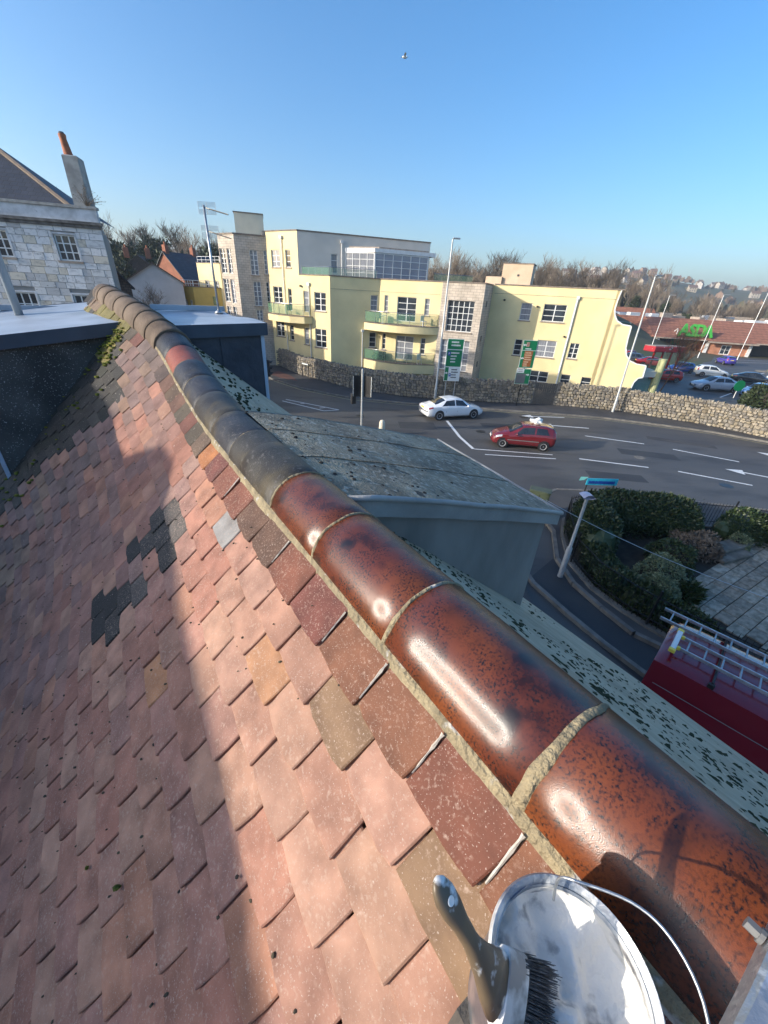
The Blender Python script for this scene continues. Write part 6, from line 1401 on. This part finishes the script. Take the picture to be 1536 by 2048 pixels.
b.quad(sp(-19.5, -.9, 2.75), sp(-5.6, -.9, 2.75), sp(-5.6, 9, 6.55), sp(-19.5, 9, 6.55)); b.quad(sp(-5.6, -1.4, 2.55), sp(6.9, -1.4, 2.55), sp(6.9, 9, 6.55), sp(-5.6, 9, 6.55)); b.quad(sp(6.9, -.9, 2.75), sp(46, -.9, 2.75), sp(46, 9, 6.55), sp(6.9, 9, 6.55)); b.quad(sp(-26, 6.2, 2.75), sp(-19.5, -.9, 2.75), sp(-19.5, 9, 6.55), sp(-32, 9, 6.55)); b.quad(sp(-60, 6.2, 2.75), sp(-26, 6.2, 2.75), sp(-32, 9, 6.55), sp(-60, 9, 6.55))
b.quad(sp(-60, 9, 6.55), sp(46, 9, 6.55), sp(46, 13, 5.3), sp(-60, 13, 5.3))
b.build('tiled_roof', m_shoproof, shop)
b = MB(); q = sp(.65, -1.45, 2.5); b.box(q, (12.6 * TS, .16, .3), math.atan2(GD.y, GD.x)); q = sp(26, -.95, 2.7); b.box(q, (39 * TS, .14, .22), math.atan2(GD.y, GD.x)); q = sp(-12.6, -.95, 2.7); b.box(q, (13.8 * TS, .14, .22), math.atan2(GD.y, GD.x)); b.build('gutter_board', m_sill, shop)
b = MB(); b.quad(sp(-60, 13, 5.35), sp(60, 13, 5.35), sp(60, 46, 5.35), sp(-60, 46, 5.35)); b.quad(sp(-60, 46, -1), sp(60, 46, -1), sp(60, 46, 7.4), sp(-60, 46, 7.4)); b.build('flat_roof', m_sill, shop)
b = MB(); b.quad(sp(-60, 40, 5.6), sp(-2, 40, 5.6), sp(-2, 46, 8.3), sp(-60, 46, 8.3)); b.build('rear_tiled_roof', m_shoproof, shop)
rnd = random.Random(9)
for k in range(34):
    b = MB(); q = sp(rnd.uniform(-30, 22), rnd.uniform(16, 38), 0); h_ = rnd.uniform(.8, 2.1); b.bbox((q.x, q.y, 5.35 + h_ / 2), (rnd.uniform(1.2, 4.5), rnd.uniform(1.2, 3.5), h_), .08, rnd.uniform(.1, .25)); b.build('roof_plant', rnd.choice([m_white, m_galv, m_sill, m_swhite]), shop)
for t_ in (-13, -5.6): b = MB(); b.tube([sp(t_, 1.2, 3.2), sp(t_ - .1, .9, 4.4)], .12, 6); b.tube([sp(t_ - .3, 2.2, 4.0), sp(t_ - .3, .9, 4.6)], .1, 6); b.build('letter_support', m_white, shop)
lz = Vector((0, 0, 1)); gx = Vector((GD.x, GD.y, 0)); gn = Vector((GN.x, GN.y, 0)); ly = (lz * .93 + gn * .37).normalized(); ln = gx.cross(ly)
ML = Matrix((gx, ly, ln)).transposed().to_4x4(); ML.translation = sp(-8.85, -.15, 3.3)
for i, (ch, dx) in enumerate((('A', -3.1), ('S', -1.02), ('D', 1.0), ('A', 3.05))):
    text_mesh(ch, 3.55, .22, 'sign_letter', m_logo, shop, ML @ Matrix.Translation((dx * TS, 0, 0)) @ Matrix.Diagonal((.82, 1, 1, 1)), shear=.12, bold=.09)
# car park furniture
for i, (x, y, h, lab) in enumerate(((73.1, 103.1 - 16, 11, 'white car park lamp left of the green lettering'), (69.4, 85.0, 12.5, 'white car park lamp in front of the supermarket brick wall'), (51.2, 84.5, 10.5, 'white car park lamp in front of the shaded shop entrance'), (82, 88, 9, 'short white car park lamp near the right edge'))):
    if i == 0: x, y = 60.0, 83.0
    lamp_column('car_park_lamp', lab, x, y, h, .075, .05, 120, m_white, hl=1.0, group='white lamps in the supermarket car park')
pb = thing('yellow_bollard', 'yellow keep left bollard on the car park island', 'bollard', (62.5, 69.0, .02)); b = MB(); b.bbox((0, 0, .7), (.5, .4, 1.3), .08); b.build('body', m_plateY, pb); b = MB(); b.prism([(2.2 * cos(k * pi / 8), 1.2 * sin(k * pi / 8)) for k in range(16)], -.02, .1); b.build('island', m_kerb, pb)
gs = thing('green_sign', 'bright green two legged sign at the right edge of the car park', 'sign', (62.0, 62.0, .014), R(-30)); b = MB(); b.bbox((0, 0, 3.0), (2.5, .08, 1.3), .01); b.build('board', mat('lime_sign', (.06, .5, .12), .4, col2=(.06, .5, .4), nscale=.8), gs)
for x in (-1.1, 1.1): b = MB(); b.tube([(x, .06, 0), (x, .06, 3.4)], .06, 6); b.build('leg', m_white, gs)
gr = thing('round_green_sign', 'round green disc sign behind the stone wall in front of the silver estate', 'sign', (37.6, 44.2, .014)); b = MB(); b.tube([(0, 0, 0), (0, 0, 1.6)], .04, 6); b.build('post', m_white, gr); b = MB(); b.lathe([(0, .03), (.55, .03), (.55, -.03), (0, -.03)], 20, M=Matrix.Translation((0, -.06, 1.3)) @ Matrix.Rotation(R(90), 4, 'X')); b.build('disc', m_sgreen, gr)
can = thing('red_canopy', 'red framed canopy of the building behind the end terrace', 'canopy', (38.6, 59.5, .014), R(15)); can.scale = (.75, .75, .9); b = MB()
for x in (-3, -1, 1, 3): b.box((x, 0, 1.6), (.25, .25, 3.2))
b.build('red_posts', m_lampR, can, kind='stuff'); b = MB(); b.bbox((0, .8, 3.6), (7.4, 2.6, .8), .1); b.build('fascia', mat('red_fascia', (.42, .03, .04), .4, col2=(.55, .5, .5), nscale=1.3, contrast=(.6, .64)), can); b = MB(); b.box((0, .9, 4.03), (7.2, 2.4, .08)); b.build('top', m_sill, can)

# ================================================================== TREES
def bare_tree(seed, h=12.0, spread=.5, n1=9, twig=3, r0=.2, m=None, rmin=.012):
    rw = random.Random(seed); wood = MB(); tw = MB()
    def grow(p, d, l, r, lvl):
        pts = [p]; rs = [r]; q = p; dd = d
        for i in range(3):
            dd = (dd + Vector((rw.gauss(0, .13), rw.gauss(0, .13), .07))).normalized(); q = q + dd * l / 3; pts.append(q); rs.append(r * (1 - .22 * (i + 1)))
        (wood if lvl < 2 else tw).tube(pts, rs, 5 if lvl < 2 else 3, cap=False)
        if lvl >= 3: return
        k = n1 if lvl == 0 else (6 if lvl == 1 else 6)
        for i in range(k):
            f = rw.uniform(.3 if lvl == 0 else .2, 1.0); c = pts[0].lerp(pts[-1], f) if lvl else p.lerp(q, f); a = rw.uniform(0, 2 * pi)
            side = Vector((cos(a), sin(a), 0)); nd = (dd * (1 - spread * .62) + side * spread + Vector((0, 0, .25))).normalized()
            grow(c, nd, l * rw.uniform(.42, .68) * (1.15 - .4 * f if lvl == 0 else 1), max(rmin, r * rw.uniform(.3, .45)), lvl + 1)
    grow(Vector((0, 0, 0)), Vector((rw.gauss(0, .05), rw.gauss(0, .05), 1)).normalized(), h * .62, r0, 0)
    return wood, tw
TREES = []
for s_ in range(5):
    wd_, tw_ = bare_tree(s_ + 11, 12.5, .52 + .05 * (s_ % 3), 14, rmin=.03)
    TREES.append((wd_.mesh('trunk', m_bark), tw_.mesh('crown', m_twig)))
def put_tree(name, lab, x, y, sc, k, rot, group=None, z=None, cat='tree', zs=1.0, color=None, meshes=None):
    z = ground_z(x, y) if z is None else z; t = thing(name, lab, cat, (x, y, z), rot, group); t.scale = (sc, sc, sc * zs)
    a, c = (meshes or TREES)[k]; link('trunk', a, t); link('crown', c, t); return t
rt_ = random.Random(21)
for i in range(30):
    az = 5.5 + i * .68 + rt_.uniform(-.3, .3); r = rt_.uniform(92, 116); x, y = r * sin(R(az)), r * cos(R(az))
    put_tree('bare_tree', 'leafless tree in the row behind the yellow building', x, y, rt_.uniform(.78, 1.0) * (1 - .018 * max(0, az - 14)), rt_.randrange(5), rt_.uniform(0, 6.28), 'leafless trees behind the yellow building')
for i in range(22):
    az = -39 + i * .95 + rt_.uniform(-.4, .4); r = rt_.uniform(100, 128)
    if -31 < az < -22 and i % 2: r += 10
    x, y = r * sin(R(az)), r * cos(R(az))
    put_tree('bare_tree', 'leafless tree on the slope behind the brick houses', x, y, rt_.uniform(.75, 1.05) if i > 3 else 1.2, rt_.randrange(5), rt_.uniform(0, 6.28), 'leafless trees on the left slope')
put_tree('big_bare_tree', 'large leafless tree standing above the red brick house roofs', -42.5, 93, 1.05, 2, 1.0)
for i in range(46):
    az = 25 + i * .62 + rt_.uniform(-.4, .4); r = rt_.uniform(150, 215); x, y = r * sin(R(az)), r * cos(R(az))
    put_tree('bare_tree', 'leafless brownish tree in the belt behind the supermarket', x, y, rt_.uniform(.75, 1.25), rt_.randrange(5), rt_.uniform(0, 6.28), 'leafless trees behind the supermarket')
# evergreens on the left slope
def ever_mesh(seed, n=2600, size=.34):
    b = MB(); rw = random.Random(seed); o = Vector((seed, seed * 2, 0))
    def fn(r):
        d = Vector((r.gauss(0, 1), r.gauss(0, 1), r.gauss(.1, .9))).normalized(); k = (1 + .55 * noise.noise(d * 1.5 + o)) * (1 - abs(r.gauss(0, .16))); return Vector((d.x * 2.6 * k, d.y * 2.6 * k, 4.2 + d.z * 3.2 * k)), d
    leaves(b, fn, n, size, rw); return b.mesh('crown', m_ever)
tk = MB(); tk.tube([(0, 0, -.5), (.1, 0, 2.5), (0, .1, 5)], [.28, .2, .08], 7); tkm = tk.mesh('trunk', m_bark)
EV = [(tkm, ever_mesh(s_)) for s_ in (3, 5, 8)]
for i in range(26):
    az = -37.5 + i * .72; r = rt_.uniform(84, 112); x, y = r * sin(R(az)), r * cos(R(az))
    put_tree('evergreen_tree', 'dark evergreen tree massed on the slope behind the left houses', x, y, rt_.uniform(1.0, 1.4), rt_.randrange(3), rt_.uniform(0, 6.28), 'evergreens on the left slope', meshes=EV)
for az, r, s_ in ((31.5, 165, 1.0), (33.5, 160, .9), (45.5, 175, 1.1), (36.8, 200, .8), (28, 170, .8)):
    put_tree('evergreen_tree', 'green tree among the leafless belt behind the supermarket', r * sin(R(az)), r * cos(R(az)), s_, rt_.randrange(3), 1.0, 'green trees behind the supermarket', meshes=EV)
# leafless shrubs
sh_w, sh_t = bare_tree(77, 5.2, .75, 16, r0=.07)
sh = thing('leafless_shrub', 'dense leafless shrub in front of the pale gabled house', 'shrub', (-26.2, 46.2, 2.8)); sh_w.build('stem', m_bark, sh); sh_t.build('crown', m_twig, sh)
s2w, s2t = bare_tree(78, 7.0, .6, 16, r0=.08, m=m_twig2)
s2o = thing('orange_shrub', 'leafless orange stemmed young tree at the end of the yellow building', 'tree', (29.6, 44.5, 0)); s2w.build('stem', m_twig2, s2o); s2t.build('crown', m_twig2, s2o)
# ================================================================== FAR TOWN
HM = []
for k, (cw, cr) in enumerate((((.4, .36, .31), (.16, .105, .08)), ((.46, .43, .4), (.13, .105, .095)), ((.27, .18, .13), (.18, .1, .075)), ((.4, .34, .26), (.15, .095, .075)))):
    b = MB(); b.prism([(-4.5, -3.5), (4.5, -3.5), (4.5, 3.5), (-4.5, 3.5)], -2, 4.8, 0); b.add([(-4.7, -3.9, 4.6), (4.7, -3.9, 4.6), (4.7, 0, 7.6), (-4.7, 0, 7.6), (4.7, 3.9, 4.6), (-4.7, 3.9, 4.6)], [(0, 1, 2, 3), (3, 2, 4, 5)], 1); b.add([(-4.5, -3.5, 4.8), (-4.5, 3.5, 4.8), (-4.5, 0, 7.5), (4.5, -3.5, 4.8), (4.5, 3.5, 4.8), (4.5, 0, 7.5)], [(0, 2, 1), (3, 4, 5)], 0)
    for x in (-2.5, 0, 2.5):
        for zz in (1.2, 3.6): b.box((x, -3.52, zz), (1.1, .06, 1.2), m=2)
    b.box((2.8, 0, 7.7), (.8, .6, 1.6), m=1); HM.append(b.mesh('far_house', [mat('far_wall_%s' % 'abcd'[k], cw, .9, col2=tuple(c * .8 for c in cw), nscale=.3), mat('far_roof_%s' % 'abcd'[k], cr, .9, col2=tuple(c * .7 for c in cr), nscale=.5), m_glass]))
nh_ = 0
for i in range(85):
    az = rt_.uniform(17, 52); r = 420 + 560 * rt_.random() ** .9; x, y = r * sin(R(az)), r * cos(R(az))
    link('far_house', HM[rt_.randrange(4)], None, loc=(x, y, ground_z(x, y)), rz=rt_.choice([0, .3, 1.57, -.4, .8]) + rt_.uniform(-.2, .2), label='small pale house of the far hillside town', cat='house', group='houses of the far hillside town'); nh_ += 1
# woods on the far hills: one mass of scrubby crowns
b = MB(); rw = random.Random(31)
for i in range(5200):
    az = rw.uniform(-62, 62); r = 200 + 900 * rw.random() ** 1.3; x, y = r * sin(R(az)), r * cos(R(az))
    if noise.noise(Vector((x * .012, y * .012, 9))) < -.05: continue
    z = ground_z(x, y); h = rw.uniform(3.5, 9); w_ = rw.uniform(2, 5)
    for k in range(5):
        a = rw.uniform(0, pi); dx, dy = cos(a) * w_ * .6, sin(a) * w_ * .6; ox, oy = rw.gauss(0, w_ * .35), rw.gauss(0, w_ * .35); hz = h * rw.uniform(.55, 1)
        b.add([(x + ox - dx, y + oy - dy, z - .3), (x + ox + dx, y + oy + dy, z - .3), (x + ox + dx * rw.uniform(.2, .9), y + oy + dy * .6, z + hz * rw.uniform(.7, 1)), (x + ox, y + oy, z + hz), (x + ox - dx * rw.uniform(.3, .9), y + oy - dy * .6, z + hz * rw.uniform(.6, .9))], [(0, 1, 2, 3, 4)])
b.build('far_woods', mat('winter_woods', (.105, .085, .06), .95, col2=(.06, .065, .035), nscale=.03, col3=(.14, .1, .075), n3=.011, c3=(.5, .6)), kind='stuff')
# gull
gu = thing('gull', 'white gull flying high in the blue sky', 'bird', (-.31, 30.0, 19.1), R(20)); gu.scale = (.55,) * 3; b = MB(); b.blob((0, 0, 0), .16, .0, (1.5, .7, .65), 10, 7); b.blob((.24, 0, .06), .075, 0, (1.1, .9, .9), 8, 6); b.build('body', m_swhite, gu, smooth=True)
for s_ in (1, -1): b = MB(); b.add([(.1, s_ * .08, .04), (-.1, s_ * .08, .04), (-.12, s_ * .36, .17), (.06, s_ * .36, .18), (-.16, s_ * .62, .1)], [(0, 3, 2, 1), (3, 4, 2)]); b.build('wing', m_swhite, gu)


# ================================================================== thin winter haze
b = MB(); b.box((0, 500, 46), (3600, 3600, 96)); hz = b.mesh('haze', [])
hm = bpy.data.materials.new('haze_air'); hm.use_nodes = True; ht_ = hm.node_tree; ht_.nodes.clear(); ho = ht_.nodes.new('ShaderNodeOutputMaterial'); pv_ = ht_.nodes.new('ShaderNodeVolumePrincipled'); pv_.inputs['Density'].default_value = .00042; pv_.inputs['Color'].default_value = (.8, .87, .95, 1); pv_.inputs['Anisotropy'].default_value = .2; ht_.links.new(pv_.outputs[0], ho.inputs['Volume']); hz.materials.append(hm)
link('haze', hz, None, kind='stuff')
